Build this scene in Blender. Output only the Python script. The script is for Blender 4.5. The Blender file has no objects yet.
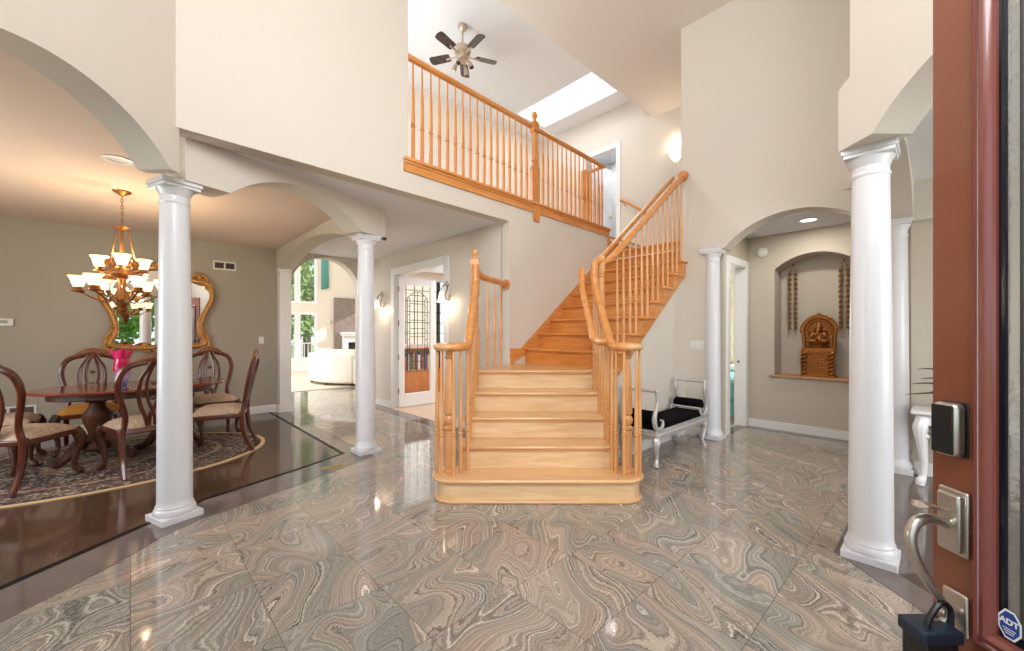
import bpy, bmesh, math, random
from math import sin, cos, pi, radians, sqrt
from mathutils import Vector, Matrix
random.seed(7)
SC = bpy.context.scene
COL = SC.collection
A0 = radians(46.7)
SA, CA = sin(A0), cos(A0)
YAW = math.atan2(CA, SA)               # viewing direction measured from +Y toward +X

def C(x, y):                            # diagonal (entry) axes -> house axes
    return (x * SA + y * CA, -x * CA + y * SA)

# ------------------------------------------------------------------ mesh builder
class MB:
    def __init__(s, diag=False, off=(0, 0, 0), rot=0.0):
        s.v = []; s.f = []; s.diag = diag; s.off = off; s.rot = rot
    def add(s, pts, faces):
        n = len(s.v)
        cr, sr = cos(s.rot), sin(s.rot)
        for p in pts:
            x, y, z = p
            if s.rot: x, y = x * cr - y * sr, x * sr + y * cr
            x += s.off[0]; y += s.off[1]; z += s.off[2]
            if s.diag: x, y = C(x, y)
            s.v.append((x, y, z))
        for f in faces: s.f.append(tuple(i + n for i in f))
        return s
    def box(s, x0, x1, y0, y1, z0, z1):
        return s.add([(x0,y0,z0),(x1,y0,z0),(x1,y1,z0),(x0,y1,z0),(x0,y0,z1),(x1,y0,z1),(x1,y1,z1),(x0,y1,z1)],
                     [(0,3,2,1),(4,5,6,7),(0,1,5,4),(1,2,6,5),(2,3,7,6),(3,0,4,7)])
    def prism(s, poly, z0, z1):
        a = sum(poly[i][0]*poly[(i+1)%len(poly)][1]-poly[(i+1)%len(poly)][0]*poly[i][1] for i in range(len(poly)))
        if a < 0: poly = poly[::-1]
        n = len(poly)
        return s.add([(p[0],p[1],z0) for p in poly]+[(p[0],p[1],z1) for p in poly],
                     [tuple(range(n-1,-1,-1)), tuple(range(n,2*n))]+[(i,(i+1)%n,n+(i+1)%n,n+i) for i in range(n)])
    def slab(s, poly, o, d, nrm, t0, t1):
        """polygon (s,z) standing on the line o + s*d, from t0 to t1 along nrm"""
        P = [(o[0]+p[0]*d[0]+t0*nrm[0], o[1]+p[0]*d[1]+t0*nrm[1], p[1]) for p in poly]
        Q = [(o[0]+p[0]*d[0]+t1*nrm[0], o[1]+p[0]*d[1]+t1*nrm[1], p[1]) for p in poly]
        n = len(poly)
        return s.add(P+Q, [tuple(range(n)), tuple(range(2*n-1,n-1,-1))]+[(i,n+i,n+(i+1)%n,(i+1)%n) for i in range(n)])
    def lathe(s, prof, cx=0, cy=0, z0=0, seg=16, sx=1, sy=1, a0=0.0, caps=True):
        P = []; F = []
        n = len(prof)
        for r, z in prof:
            for k in range(seg):
                a = a0 + 2*pi*k/seg
                P.append((cx+max(r,1e-5)*cos(a)*sx, cy+max(r,1e-5)*sin(a)*sy, z0+z))
        for i in range(n-1):
            for k in range(seg):
                F.append((i*seg+k, i*seg+(k+1)%seg, (i+1)*seg+(k+1)%seg, (i+1)*seg+k))
        if caps: F.append(tuple(range(seg-1,-1,-1))); F.append(tuple((n-1)*seg+k for k in range(seg)))
        return s.add(P, F)
    def tube(s, pts, r, seg=8, flat=1.0, up=(0,0,1), closed=False):
        pts = [Vector(p) for p in pts]
        n = len(pts)
        R = list(r) if isinstance(r, (list, tuple)) else [r]*n
        P = []; F = []; upv = Vector(up)
        prev = None
        for i, p in enumerate(pts):
            if closed: t = pts[(i+1)%n]-pts[i-1]
            else: t = pts[min(i+1,n-1)]-pts[max(i-1,0)]
            if t.length < 1e-9: t = Vector((0,0,1))
            t.normalize()
            if prev is None:
                a = upv-t*upv.dot(t)
                if a.length < 1e-3: a = Vector((1,0,0))-t*t.x
                if a.length < 1e-3: a = Vector((0,1,0))-t*t.y
            else:
                a = prev-t*prev.dot(t)
            a.normalize(); prev = a
            b = t.cross(a)
            for k in range(seg):
                an = 2*pi*(k+.5)/seg
                q = p+a*(cos(an)*R[i])+b*(sin(an)*R[i]*flat)
                P.append(tuple(q))
        m = n if closed else n-1
        for i in range(m):
            for k in range(seg):
                j = (i+1) % n
                F.append((i*seg+k, i*seg+(k+1)%seg, j*seg+(k+1)%seg, j*seg+k))
        if not closed:
            F.append(tuple(range(seg-1,-1,-1))); F.append(tuple((n-1)*seg+k for k in range(seg)))
        return s.add(P, F)
    def ball(s, c, r, seg=12, rings=8, sx=1, sy=1, sz=1):
        prof = [(r*sin(pi*i/rings), -r*cos(pi*i/rings)*sz) for i in range(rings+1)]
        return s.lathe(prof, c[0], c[1], c[2], seg, sx, sy)
    def build(s, name, mat, root=None, bevel=0, ang=35, kind=None, sub=0, fix=True):
        me = bpy.data.meshes.new(name)
        me.from_pydata(s.v, [], s.f)
        me.validate()
        if fix:
            bm = bmesh.new(); bm.from_mesh(me)
            bmesh.ops.recalc_face_normals(bm, faces=bm.faces)
            bm.to_mesh(me); bm.free()
        for p in me.polygons: p.use_smooth = True
        me.set_sharp_from_angle(angle=radians(ang))
        if mat is not None: me.materials.append(mat)
        o = bpy.data.objects.new(name, me)
        COL.objects.link(o)
        if root is not None:
            o.parent = root
            if root.get('world'): o.location = [-c for c in root_loc(root)]
        if bevel:
            b = o.modifiers.new('edge', 'BEVEL'); b.width = bevel; b.segments = 2; b.limit_method = 'ANGLE'; b.angle_limit = radians(40)
        if sub:
            b = o.modifiers.new('smooth', 'SUBSURF'); b.levels = sub; b.render_levels = sub
        if kind: o['kind'] = kind
        return o

def root_loc(r):
    """world location of an unrotated root or of a part whose vertices are stored in world positions"""
    x = y = z = 0
    while r is not None:
        x += r.location[0]; y += r.location[1]; z += r.location[2]; r = r.parent
    return (x, y, z)

def thing(name, label, cat, loc=(0,0,0), rz=0, group=None, world=False):
    o = bpy.data.objects.new(name, None); COL.objects.link(o)
    o.location = loc; o.rotation_euler = (0,0,rz); o.empty_display_size = .1
    o['label'] = label; o['category'] = cat
    if group: o['group'] = group
    if world: o['world'] = 1
    return o
def tag(o, label, cat, group=None):
    o['label'] = label; o['category'] = cat
    if group: o['group'] = group
    return o
def struct(name, mb, m, **k):
    return mb.build(name, m, kind='structure', **k)
def dup(root, loc, rz, label, group=None):
    r = root.copy(); COL.objects.link(r); r.location = loc; r.rotation_euler = (0,0,rz); r['label'] = label
    if group: r['group'] = group
    def rec(src, dst):
        for ch in list(src.children):
            c_ = ch.copy(); COL.objects.link(c_); c_.parent = dst; rec(ch, c_)
    rec(root, r)
    return r
def copy_part(src, root, loc, scale=(1,1,1), rz=0):
    o = src.copy(); COL.objects.link(o); o.parent = root
    o.location = loc; o.scale = scale; o.rotation_euler = (0,0,rz)
    return o
def bez(P, n=10):
    """Catmull-Rom through P"""
    P = [Vector(p) for p in P]; out = []
    for i in range(len(P)-1):
        p0 = P[max(i-1,0)]; p1 = P[i]; p2 = P[i+1]; p3 = P[min(i+2,len(P)-1)]
        for k in range(n):
            t = k/n
            out.append(.5*((2*p1)+(p2-p0)*t+(2*p0-5*p1+4*p2-p3)*t*t+(-p0+3*p1-3*p2+p3)*t**3))
    out.append(P[-1]); return out
def lerpR(rs, n):
    m = len(rs)-1; out = []
    for i in range(n):
        t = i/(n-1)*m; k = min(int(t), m-1); out.append(rs[k]+(rs[k+1]-rs[k])*(t-k))
    return out

# ------------------------------------------------------------------ materials
def srgb(r, g, b):
    f = lambda c: (c/255/12.92) if c/255 <= .04045 else ((c/255+.055)/1.055)**2.4
    return (f(r), f(g), f(b), 1)
def mat(name, col, rough=.5, metal=0, noise=None, bump=0, bscale=200, spec=None, trans=0, emit=None, estr=0, coat=0, ior=None, alpha=None):
    m = bpy.data.materials.new(name); m.use_nodes = True
    nt = m.node_tree; b = nt.nodes['Principled BSDF']
    b.inputs['Base Color'].default_value = col
    b.inputs['Roughness'].default_value = rough; b.inputs['Metallic'].default_value = metal
    if spec is not None: b.inputs['Specular IOR Level'].default_value = spec
    if trans: b.inputs['Transmission Weight'].default_value = trans
    if coat: b.inputs['Coat Weight'].default_value = coat; b.inputs['Coat Roughness'].default_value = .08
    if ior: b.inputs['IOR'].default_value = ior
    if emit: b.inputs['Emission Color'].default_value = emit; b.inputs['Emission Strength'].default_value = estr
    if alpha is not None: b.inputs['Alpha'].default_value = alpha
    if noise or bump:
        tc = nt.nodes.new('ShaderNodeTexCoord')
        if noise:
            sc, col2, amt = noise
            n = nt.nodes.new('ShaderNodeTexNoise'); n.inputs['Scale'].default_value = sc; n.inputs['Detail'].default_value = 4
            nt.links.new(tc.outputs['Object'], n.inputs['Vector'])
            mx = nt.nodes.new('ShaderNodeMix'); mx.data_type = 'RGBA'
            mx.inputs['A'].default_value = col; mx.inputs['B'].default_value = col2
            mr = nt.nodes.new('ShaderNodeMapRange'); mr.inputs['From Min'].default_value = .3; mr.inputs['From Max'].default_value = .7; mr.inputs['To Max'].default_value = amt
            nt.links.new(n.outputs['Fac'], mr.inputs['Value']); nt.links.new(mr.outputs['Result'], mx.inputs['Factor'])
            nt.links.new(mx.outputs['Result'], b.inputs['Base Color'])
        if bump:
            n2 = nt.nodes.new('ShaderNodeTexNoise'); n2.inputs['Scale'].default_value = bscale; n2.inputs['Detail'].default_value = 3
            nt.links.new(tc.outputs['Object'], n2.inputs['Vector'])
            bp = nt.nodes.new('ShaderNodeBump'); bp.inputs['Strength'].default_value = bump; bp.inputs['Distance'].default_value = .01
            nt.links.new(n2.outputs['Fac'], bp.inputs['Height']); nt.links.new(bp.outputs['Normal'], b.inputs['Normal'])
    return m
def wood(name, c1, c2, c3, rot=(0,0,0), rough=.3, scale=(1,1,1), gs=9, coat=.25):
    """grain runs along local x after the rotation"""
    m = bpy.data.materials.new(name); m.use_nodes = True
    nt = m.node_tree; b = nt.nodes['Principled BSDF']; L = nt.links.new
    tc = nt.nodes.new('ShaderNodeTexCoord'); mp = nt.nodes.new('ShaderNodeMapping'); mp.vector_type = 'POINT'
    mp.inputs['Rotation'].default_value = rot
    L(tc.outputs['Object'], mp.inputs['Vector'])
    m2 = nt.nodes.new('ShaderNodeMapping'); m2.inputs['Scale'].default_value = (.9, 9, 9)
    L(mp.outputs['Vector'], m2.inputs['Vector'])
    n = nt.nodes.new('ShaderNodeTexNoise'); n.inputs['Scale'].default_value = gs*.35; n.inputs['Detail'].default_value = 5; n.inputs['Distortion'].default_value = .6
    L(m2.outputs['Vector'], n.inputs['Vector'])
    r = nt.nodes.new('ShaderNodeValToRGB')
    r.color_ramp.elements[0].position = .3; r.color_ramp.elements[0].color = c1
    r.color_ramp.elements[1].position = .72; r.color_ramp.elements[1].color = c3
    e = r.color_ramp.elements.new(.5); e.color = c2
    L(n.outputs['Fac'], r.inputs['Fac']); L(r.outputs['Color'], b.inputs['Base Color'])
    b.inputs['Roughness'].default_value = rough
    b.inputs['Coat Weight'].default_value = coat; b.inputs['Coat Roughness'].default_value = .12
    return m

M = {}
M['wall'] = mat('wall_paint', srgb(211,202,191), .75, bump=.05, bscale=350)
M['wall_dine'] = mat('taupe_paint', srgb(168,159,144), .75, bump=.05, bscale=350)
M['wall_niche'] = mat('tan_paint', srgb(194,184,169), .75, bump=.05, bscale=350)
M['wall_white'] = mat('ivory_paint', srgb(232,222,210), .75, bump=.05, bscale=350)
M['ceil'] = mat('ceiling_paint', srgb(232,233,236), .85, bump=.04, bscale=300)
M['ceil_foyer'] = mat('foyer_ceiling_paint', srgb(230,223,215), .85, bump=.04, bscale=300)
M['trim'] = mat('white_trim', srgb(232,230,228), .35)
M['white'] = mat('white_enamel', srgb(238,238,240), .28)
M['column'] = mat('column_paint', srgb(222,222,226), .3)
M['plastic'] = mat('white_plastic', srgb(225,222,214), .4)
M['black'] = mat('black_plastic', srgb(22,22,25), .35)
M['blackcloth'] = mat('black_cloth', srgb(10,9,11), 1.0, bump=.2, bscale=500, spec=.1)
M['dark'] = mat('dark_gap', srgb(60,56,50), .8)
M['silver'] = mat('silver_leaf', srgb(205,203,205), .4, .35, noise=(30, srgb(165,162,160), .6))
M['nickel'] = mat('brushed_nickel', srgb(196,188,178), .28, .9)
M['bronze'] = mat('antique_bronze', srgb(120,92,62), .35, .8)
M['gold'] = mat('antique_gold', srgb(168,112,58), .35, .75, noise=(40, srgb(120,70,28), .7))
M['gilt'] = mat('gilt_frame', srgb(214,160,88), .4, .45, noise=(35, srgb(160,98,42), .7), bump=.5, bscale=60)
M['statue'] = mat('gilded_wood', srgb(186,118,52), .36, .6, noise=(60, srgb(96,54,20), .8), bump=.4, bscale=120)
M['brass'] = mat('brass', srgb(205,170,70), .3, .9)
M['mahog_u'] = wood('mahogany', srgb(58,24,14), srgb(84,36,20), srgb(108,52,28), (0,0,0), .28)
M['mahog_z'] = wood('mahogany_upright', srgb(58,24,14), srgb(84,36,20), srgb(108,52,28), (0,pi/2,0), .28)
M['tabletop'] = wood('polished_mahogany', srgb(98,44,28), srgb(122,58,38), srgb(140,70,46), (0,0,0), .12)
M['carved'] = mat('carved_mahogany', srgb(52,28,18), .38, noise=(60, srgb(104,58,28), .75), bump=.6, bscale=70)
M['crest'] = mat('carved_crest', srgb(92,48,24), .35, noise=(60, srgb(150,92,42), .8), bump=.6, bscale=70)
M['upholst'] = mat('damask_seat', srgb(196,172,148), .85, noise=(45, srgb(150,126,108), .8), bump=.25, bscale=250)
M['upholst_sun_tint'] = mat('sunlit_seat_tint', srgb(206,140,62), .8, noise=(30, srgb(176,110,44), .7), bump=.2, bscale=250)  # copy of the seat cloth with orange sunlight put into its colour
c1, c2, c3 = srgb(208,142,72), srgb(222,158,88), srgb(231,173,104)
M['maple_d'] = wood('maple_diagonal_grain', srgb(208,158,108), srgb(219,172,122), srgb(228,185,138), (0,0,radians(43.3)), .3)
M['maple_r'] = wood('maple_riser', srgb(212,174,126), srgb(222,187,142), srgb(231,200,158), (0,0,radians(43.3)), .35)
M['maple_v'] = wood('maple_cross_grain', srgb(200,122,50), srgb(214,139,64), srgb(223,153,80), (0,0,-pi/2), .3)
M['maple_u'] = wood('maple_rail', srgb(196,124,60), srgb(209,139,74), srgb(219,154,90), (0,0,0), .28)
M['maple_z'] = wood('maple_upright', srgb(200,138,80), srgb(212,152,94), srgb(222,166,110), (0,pi/2,0), .3)
M['maple_zo'] = wood('maple_balcony_upright', srgb(190,116,50), srgb(203,130,62), srgb(214,146,78), (0,pi/2,0), .3)
M['door_red'] = mat('red_brown_paint', srgb(138,78,54), .3, noise=(3, srgb(124,68,46), .6), coat=.4)
M['door_mold'] = mat('red_brown_moulding', srgb(128,66,58), .25, coat=.5)
M['glassM'] = None
def glass(name, col=(1,1,1,1), rough=0.0, mix=.12):
    m = bpy.data.materials.new(name); m.use_nodes = True
    nt = m.node_tree; nt.nodes.clear(); L = nt.links.new
    o = nt.nodes.new('ShaderNodeOutputMaterial'); t = nt.nodes.new('ShaderNodeBsdfTransparent'); t.inputs['Color'].default_value = col
    g = nt.nodes.new('ShaderNodeBsdfGlossy'); g.inputs['Roughness'].default_value = rough
    mx = nt.nodes.new('ShaderNodeMixShader'); mx.inputs['Fac'].default_value = mix
    L(t.outputs[0], mx.inputs[1]); L(g.outputs[0], mx.inputs[2]); L(mx.outputs[0], o.inputs['Surface'])
    return m
M['pane'] = glass('window_glass', (1,1,1,1), 0, .06)
M['crystal'] = glass('crystal', (.95,.95,.97,1), .05, .35)
M['leaded'] = mat('obscure_glass', (.9,.92,.92,1), .25, trans=.85, bump=.8, bscale=25, ior=1.3)
M['mirror'] = mat('mirror_glass', (.92,.92,.92,1), .01, 1)
M['shade_lit'] = mat('lit_opal_glass', srgb(255,240,215), .4, emit=srgb(255,222,178), estr=1.3)
M['shade_sconce'] = mat('lit_sconce_glass', srgb(255,240,220), .4, emit=srgb(255,226,188), estr=1.6)
M['can_lit'] = mat('lit_downlight', (1,1,1,1), .4, emit=(1,.95,.88,1), estr=8)
M['sofa'] = mat('cream_upholstery', srgb(228,222,212), .9, bump=.15, bscale=200)
M['carpet'] = mat('cream_carpet', srgb(220,205,184), .95, bump=.3, bscale=300)
M['stone'] = mat('taupe_stone', srgb(150,134,126), .6, noise=(6, srgb(120,104,100), .7))
M['firebox'] = mat('firebox_black', srgb(30,26,24), .7)
M['teal'] = mat('teal_cloth', srgb(110,176,172), .8)
M['aqua'] = mat('aqua_bedspread', srgb(140,206,206), .85)
M['curtain'] = mat('ivory_curtain', srgb(236,224,200), .85)
M['leaf'] = mat('tree_leaf', srgb(84,128,52), .6, noise=(1.5, srgb(140,176,88), .9))
M['bark'] = mat('tree_bark', srgb(84,70,56), .9)
M['grass'] = mat('lawn_grass', srgb(104,148,60), .9, noise=(4, srgb(130,165,80), .8))
M['plantleaf'] = mat('plant_leaf', srgb(44,54,36), .45)
M['terracotta'] = mat('glazed_pot', srgb(90,70,60), .4)
M['concrete'] = mat('concrete_walk', srgb(190,186,178), .9)
M['siding'] = mat('pale_siding', srgb(226,224,220), .7)
M['fanblade'] = wood('dark_fan_blade', srgb(46,36,34), srgb(58,46,43), srgb(70,56,52), (0,0,0), .25, coat=.5)
M['pewter'] = mat('brushed_pewter', srgb(188,170,152), .35, .7)
M['study_wood'] = wood('cherry_cabinet', srgb(176,96,34), srgb(194,112,44), srgb(206,128,58), (0,pi/2,0), .35)
M['garland'] = mat('wooden_bead', srgb(182,128,66), .5)
M['bell'] = mat('brown_bell', srgb(104,62,28), .45, .3)
M['ledge'] = mat('tan_ledge_wood', srgb(188,140,104), .4)
M['navy'] = mat('navy_bevel', srgb(16,20,32), .15)
M['sticker'] = mat('blue_sticker', srgb(26,70,150), .5)
M['stickerw'] = mat('white_print', srgb(245,245,245), .5)
M['lead'] = mat('lead_came', srgb(70,68,66), .5, .4)

def marble(name, tiles=True):
    m = bpy.data.materials.new(name); m.use_nodes = True
    nt = m.node_tree; b = nt.nodes['Principled BSDF']; L = nt.links.new; N = nt.nodes.new
    def math_(op, a, c=None, v=None):
        n = N('ShaderNodeMath'); n.operation = op
        L(a, n.inputs[0])
        if c is not None: L(c, n.inputs[1])
        if v is not None: n.inputs[1].default_value = v
        return n.outputs[0]
    tc = N('ShaderNodeTexCoord'); sep = N('ShaderNodeSeparateXYZ'); L(tc.outputs['Object'], sep.inputs[0])
    TS = .4775
    tu = math_('DIVIDE', sep.outputs['X'], v=TS)
    tv0 = math_('SUBTRACT', sep.outputs['Y'], v=.575); tv = math_('DIVIDE', tv0, v=TS)
    iu = math_('FLOOR', tu); iv = math_('FLOOR', tv)
    fu = math_('FRACT', tu); fv = math_('FRACT', tv)
    comb = N('ShaderNodeCombineXYZ'); L(iu, comb.inputs[0]); L(iv, comb.inputs[1])
    wn = N('ShaderNodeTexWhiteNoise'); wn.noise_dimensions = '3D'; L(comb.outputs[0], wn.inputs['Vector'])
    # per tile offset and rotation
    sc = N('ShaderNodeVectorMath'); sc.operation = 'SCALE'; sc.inputs['Scale'].default_value = 30; L(wn.outputs['Color'], sc.inputs[0])
    add = N('ShaderNodeVectorMath'); add.operation = 'ADD'; L(tc.outputs['Object'], add.inputs[0]); L(sc.outputs[0], add.inputs[1])
    rot = N('ShaderNodeVectorRotate'); rot.rotation_type = 'Z_AXIS'; L(add.outputs[0], rot.inputs['Vector'])
    ang = N('ShaderNodeMapRange'); ang.inputs['To Min'].default_value = -1.35; ang.inputs['To Max'].default_value = -.2; L(wn.outputs['Value'], ang.inputs['Value']); L(ang.outputs[0], rot.inputs['Angle'])
    mp = N('ShaderNodeMapping'); mp.inputs['Scale'].default_value = (1.5, 2.6, 1); L(rot.outputs[0], mp.inputs['Vector'])
    n1 = N('ShaderNodeTexNoise'); n1.inputs['Scale'].default_value = 1.05; n1.inputs['Detail'].default_value = 1.2; n1.inputs['Roughness'].default_value = .4; n1.inputs['Distortion'].default_value = .7
    L(mp.outputs[0], n1.inputs['Vector'])
    fine = N('ShaderNodeTexNoise'); fine.inputs['Scale'].default_value = 30; fine.inputs['Detail'].default_value = 3; L(mp.outputs[0], fine.inputs['Vector'])
    sy = N('ShaderNodeSeparateXYZ'); L(rot.outputs[0], sy.inputs[0])
    def band(freq, det, seed, jit):
        w0 = math_('MULTIPLY', sy.outputs['Y'], v=.95); w1 = math_('ADD', w0, n1.outputs['Fac']); w = math_('MULTIPLY', w1, v=freq)
        cx = N('ShaderNodeCombineXYZ'); cx.inputs[1].default_value = seed
        fj = math_('MULTIPLY', fine.outputs['Fac'], v=jit); w2 = math_('ADD', w, fj); L(w2, cx.inputs[0])
        n = N('ShaderNodeTexNoise'); n.inputs['Scale'].default_value = 1.0; n.inputs['Detail'].default_value = det; n.inputs['Roughness'].default_value = .55
        L(cx.outputs[0], n.inputs['Vector']); return n.outputs['Fac']
    b1 = band(72, 2.6, 3.1, 1.9); b2 = band(6, 2, 9.7, .2); b3 = band(190, 2, 5.3, 4.0)
    b1a = math_('MULTIPLY', b1, v=.68); b3a = math_('MULTIPLY', b3, v=.32); b1 = math_('ADD', b1a, b3a)
    r1 = N('ShaderNodeValToRGB'); el = r1.color_ramp.elements
    el[0].position = .31; el[0].color = srgb(80,77,75)
    el[1].position = .66; el[1].color = srgb(252,248,242)
    for p, cc in ((.39, srgb(130,126,122)), (.46, srgb(168,162,156)), (.53, srgb(190,182,174)), (.59, srgb(216,209,201))):
        e = el.new(p); e.color = cc
    L(b1, r1.inputs['Fac'])
    r2 = N('ShaderNodeValToRGB'); el = r2.color_ramp.elements
    el[0].position = .38; el[0].color = srgb(192,194,192)
    el[1].position = .64; el[1].color = srgb(224,210,201)
    e = el.new(.5); e.color = srgb(206,200,192)
    L(b2, r2.inputs['Fac'])
    mx = N('ShaderNodeMix'); mx.data_type = 'RGBA'; mx.blend_type = 'MULTIPLY'; mx.inputs['Factor'].default_value = 1
    L(r1.outputs['Color'], mx.inputs['A']); L(r2.outputs['Color'], mx.inputs['B'])
    sp = N('ShaderNodeTexNoise'); sp.inputs['Scale'].default_value = 160; sp.inputs['Detail'].default_value = 2; L(tc.outputs['Object'], sp.inputs['Vector'])
    spr = N('ShaderNodeMapRange'); spr.inputs['From Min'].default_value = .3; spr.inputs['From Max'].default_value = .7; spr.inputs['To Min'].default_value = 1.0; spr.inputs['To Max'].default_value = 1.35; L(sp.outputs['Fac'], spr.inputs['Value'])
    gain = N('ShaderNodeMix'); gain.data_type = 'RGBA'; gain.blend_type = 'MULTIPLY'; gain.inputs['Factor'].default_value = 1
    L(spr.outputs[0], gain.inputs['B'])
    L(mx.outputs['Result'], gain.inputs['A'])
    out = gain.outputs['Result']
    if tiles:
        def edge(f):
            a = math_('SUBTRACT', f, v=.5); a2 = math_('ABSOLUTE', a); return math_('GREATER_THAN', a2, v=.4972)
        eg = math_('MAXIMUM', edge(fu), edge(fv))
        j = N('ShaderNodeMix'); j.data_type = 'RGBA'; L(eg, j.inputs['Factor']); L(out, j.inputs['A']); j.inputs['B'].default_value = srgb(96,86,78)
        out = j.outputs['Result']
    L(out, b.inputs['Base Color'])
    b.inputs['Roughness'].default_value = .065; b.inputs['Specular IOR Level'].default_value = .55
    return m
M['marble'] = marble('swirled_marble_tile')
M['border'] = mat('grey_marble_border', srgb(120,108,104), .07, noise=(5, srgb(104,94,92), .8))
M['inlay'] = mat('black_inlay', srgb(18,14,13), .5, spec=.2)
def planks():
    m = bpy.data.materials.new('dark_plank_floor'); m.use_nodes = True
    nt = m.node_tree; b = nt.nodes['Principled BSDF']; L = nt.links.new; N = nt.nodes.new
    tc = N('ShaderNodeTexCoord'); mp = N('ShaderNodeMapping'); mp.inputs['Rotation'].default_value = (0,0,pi/2); L(tc.outputs['Object'], mp.inputs['Vector'])
    br = N('ShaderNodeTexBrick'); br.inputs['Scale'].default_value = 1; br.inputs['Brick Width'].default_value = 1.1; br.inputs['Row Height'].default_value = .125
    br.inputs['Mortar Size'].default_value = .002; br.inputs['Color1'].default_value = srgb(76,56,44); br.inputs['Color2'].default_value = srgb(94,70,55); br.inputs['Mortar'].default_value = srgb(50,36,28)
    L(mp.outputs[0], br.inputs['Vector'])
    m2 = N('ShaderNodeMapping'); m2.inputs['Scale'].default_value = (2,22,2); L(mp.outputs[0], m2.inputs['Vector'])
    n = N('ShaderNodeTexNoise'); n.inputs['Scale'].default_value = 2.2; n.inputs['Detail'].default_value = 5; L(m2.outputs[0], n.inputs['Vector'])
    mx = N('ShaderNodeMix'); mx.data_type = 'RGBA'; mx.blend_type = 'OVERLAY'; mx.inputs['Factor'].default_value = .35
    L(br.outputs['Color'], mx.inputs['A']); L(n.outputs['Fac'], mx.inputs['B']); L(mx.outputs['Result'], b.inputs['Base Color'])
    b.inputs['Roughness'].default_value = .10
    return m
M['planks'] = planks()
def rugmat(a, bb):
    m = bpy.data.materials.new('persian_rug'); m.use_nodes = True
    nt = m.node_tree; b = nt.nodes['Principled BSDF']; L = nt.links.new; N = nt.nodes.new
    tc = N('ShaderNodeTexCoord'); mp = N('ShaderNodeMapping'); mp.inputs['Scale'].default_value = (1/a,1/bb,0); L(tc.outputs['Object'], mp.inputs['Vector'])
    ln = N('ShaderNodeVectorMath'); ln.operation = 'LENGTH'; L(mp.outputs[0], ln.inputs[0])
    r = N('ShaderNodeValToRGB'); r.color_ramp.interpolation = 'CONSTANT'; el = r.color_ramp.elements
    el[0].position = 0; el[0].color = srgb(120,96,80)
    el[1].position = .966; el[1].color = srgb(214,184,138)
    for p, cc in ((.30, srgb(60,46,42)), (.62, srgb(84,52,44)), (.66, srgb(150,128,108)), (.69, srgb(70,50,44)), (.76, srgb(88,72,62)), (.90, srgb(54,40,36))):
        e = el.new(p); e.color = cc
    L(ln.outputs['Value'], r.inputs['Fac'])
    vo = N('ShaderNodeTexVoronoi'); vo.inputs['Scale'].default_value = 26; L(tc.outputs['Object'], vo.inputs['Vector'])
    nz = N('ShaderNodeTexNoise'); nz.inputs['Scale'].default_value = 38; nz.inputs['Detail'].default_value = 2; L(tc.outputs['Object'], nz.inputs['Vector'])
    gt = N('ShaderNodeMapRange'); gt.inputs['From Min'].default_value = .5; gt.inputs['From Max'].default_value = .62; L(nz.outputs['Fac'], gt.inputs['Value'])
    inner = N('ShaderNodeMath'); inner.operation = 'LESS_THAN'; inner.inputs[1].default_value = .95; L(ln.outputs['Value'], inner.inputs[0])
    f = N('ShaderNodeMath'); f.operation = 'MULTIPLY'; L(gt.outputs[0], f.inputs[0]); L(inner.outputs[0], f.inputs[1])
    f2 = N('ShaderNodeMath'); f2.operation = 'MULTIPLY'; f2.inputs[1].default_value = .75; L(f.outputs[0], f2.inputs[0])
    pal = N('ShaderNodeValToRGB'); pal.color_ramp.interpolation = 'CONSTANT'; pe = pal.color_ramp.elements
    pe[0].color = srgb(196,178,156); pe[1].position = .55; pe[1].color = srgb(120,62,48); e = pe.new(.78); e.color = srgb(172,160,144)
    sx = N('ShaderNodeSeparateColor'); L(vo.outputs['Color'], sx.inputs[0]); L(sx.outputs[0], pal.inputs['Fac'])
    mx = N('ShaderNodeMix'); mx.data_type = 'RGBA'; L(f2.outputs[0], mx.inputs['Factor']); L(r.outputs['Color'], mx.inputs['A']); L(pal.outputs['Color'], mx.inputs['B'])
    L(mx.outputs['Result'], b.inputs['Base Color']); b.inputs['Roughness'].default_value = .95
    return m
def vasemat():
    m = bpy.data.materials.new('art_glass'); m.use_nodes = True
    nt = m.node_tree; b = nt.nodes['Principled BSDF']; L = nt.links.new; N = nt.nodes.new
    tc = N('ShaderNodeTexCoord'); s = N('ShaderNodeSeparateXYZ'); L(tc.outputs['Object'], s.inputs[0])
    nz = N('ShaderNodeTexNoise'); nz.inputs['Scale'].default_value = 16; L(tc.outputs['Object'], nz.inputs['Vector'])
    a = N('ShaderNodeMath'); a.operation = 'MULTIPLY_ADD'; a.inputs[1].default_value = .2; L(nz.outputs['Fac'], a.inputs[0]); L(s.outputs['Z'], a.inputs[2])
    r = N('ShaderNodeValToRGB'); el = r.color_ramp.elements; el[0].position = .12; el[0].color = srgb(70,60,130); el[1].position = .5; el[1].color = srgb(232,56,110)
    e = el.new(.24); e.color = srgb(190,175,215); e = el.new(.33); e.color = srgb(214,30,90)
    L(a.outputs[0], r.inputs['Fac']); L(r.outputs['Color'], b.inputs['Base Color'])
    b.inputs['Roughness'].default_value = .08; b.inputs['Transmission Weight'].default_value = .25
    return m
M['vase'] = vasemat()

# ------------------------------------------------------------------ levels
ZS = 2.41        # underside of the beams over the columns
ZC = 2.73        # low ceilings
Z2 = 3.03        # upper floor
ZF = 5.38        # foyer ceiling
ZL = 5.89        # loft ceiling
RIS = .1895
def bal_v(u): return 3.515+.0459*(u-.25)      # line of the balcony wall face
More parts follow.
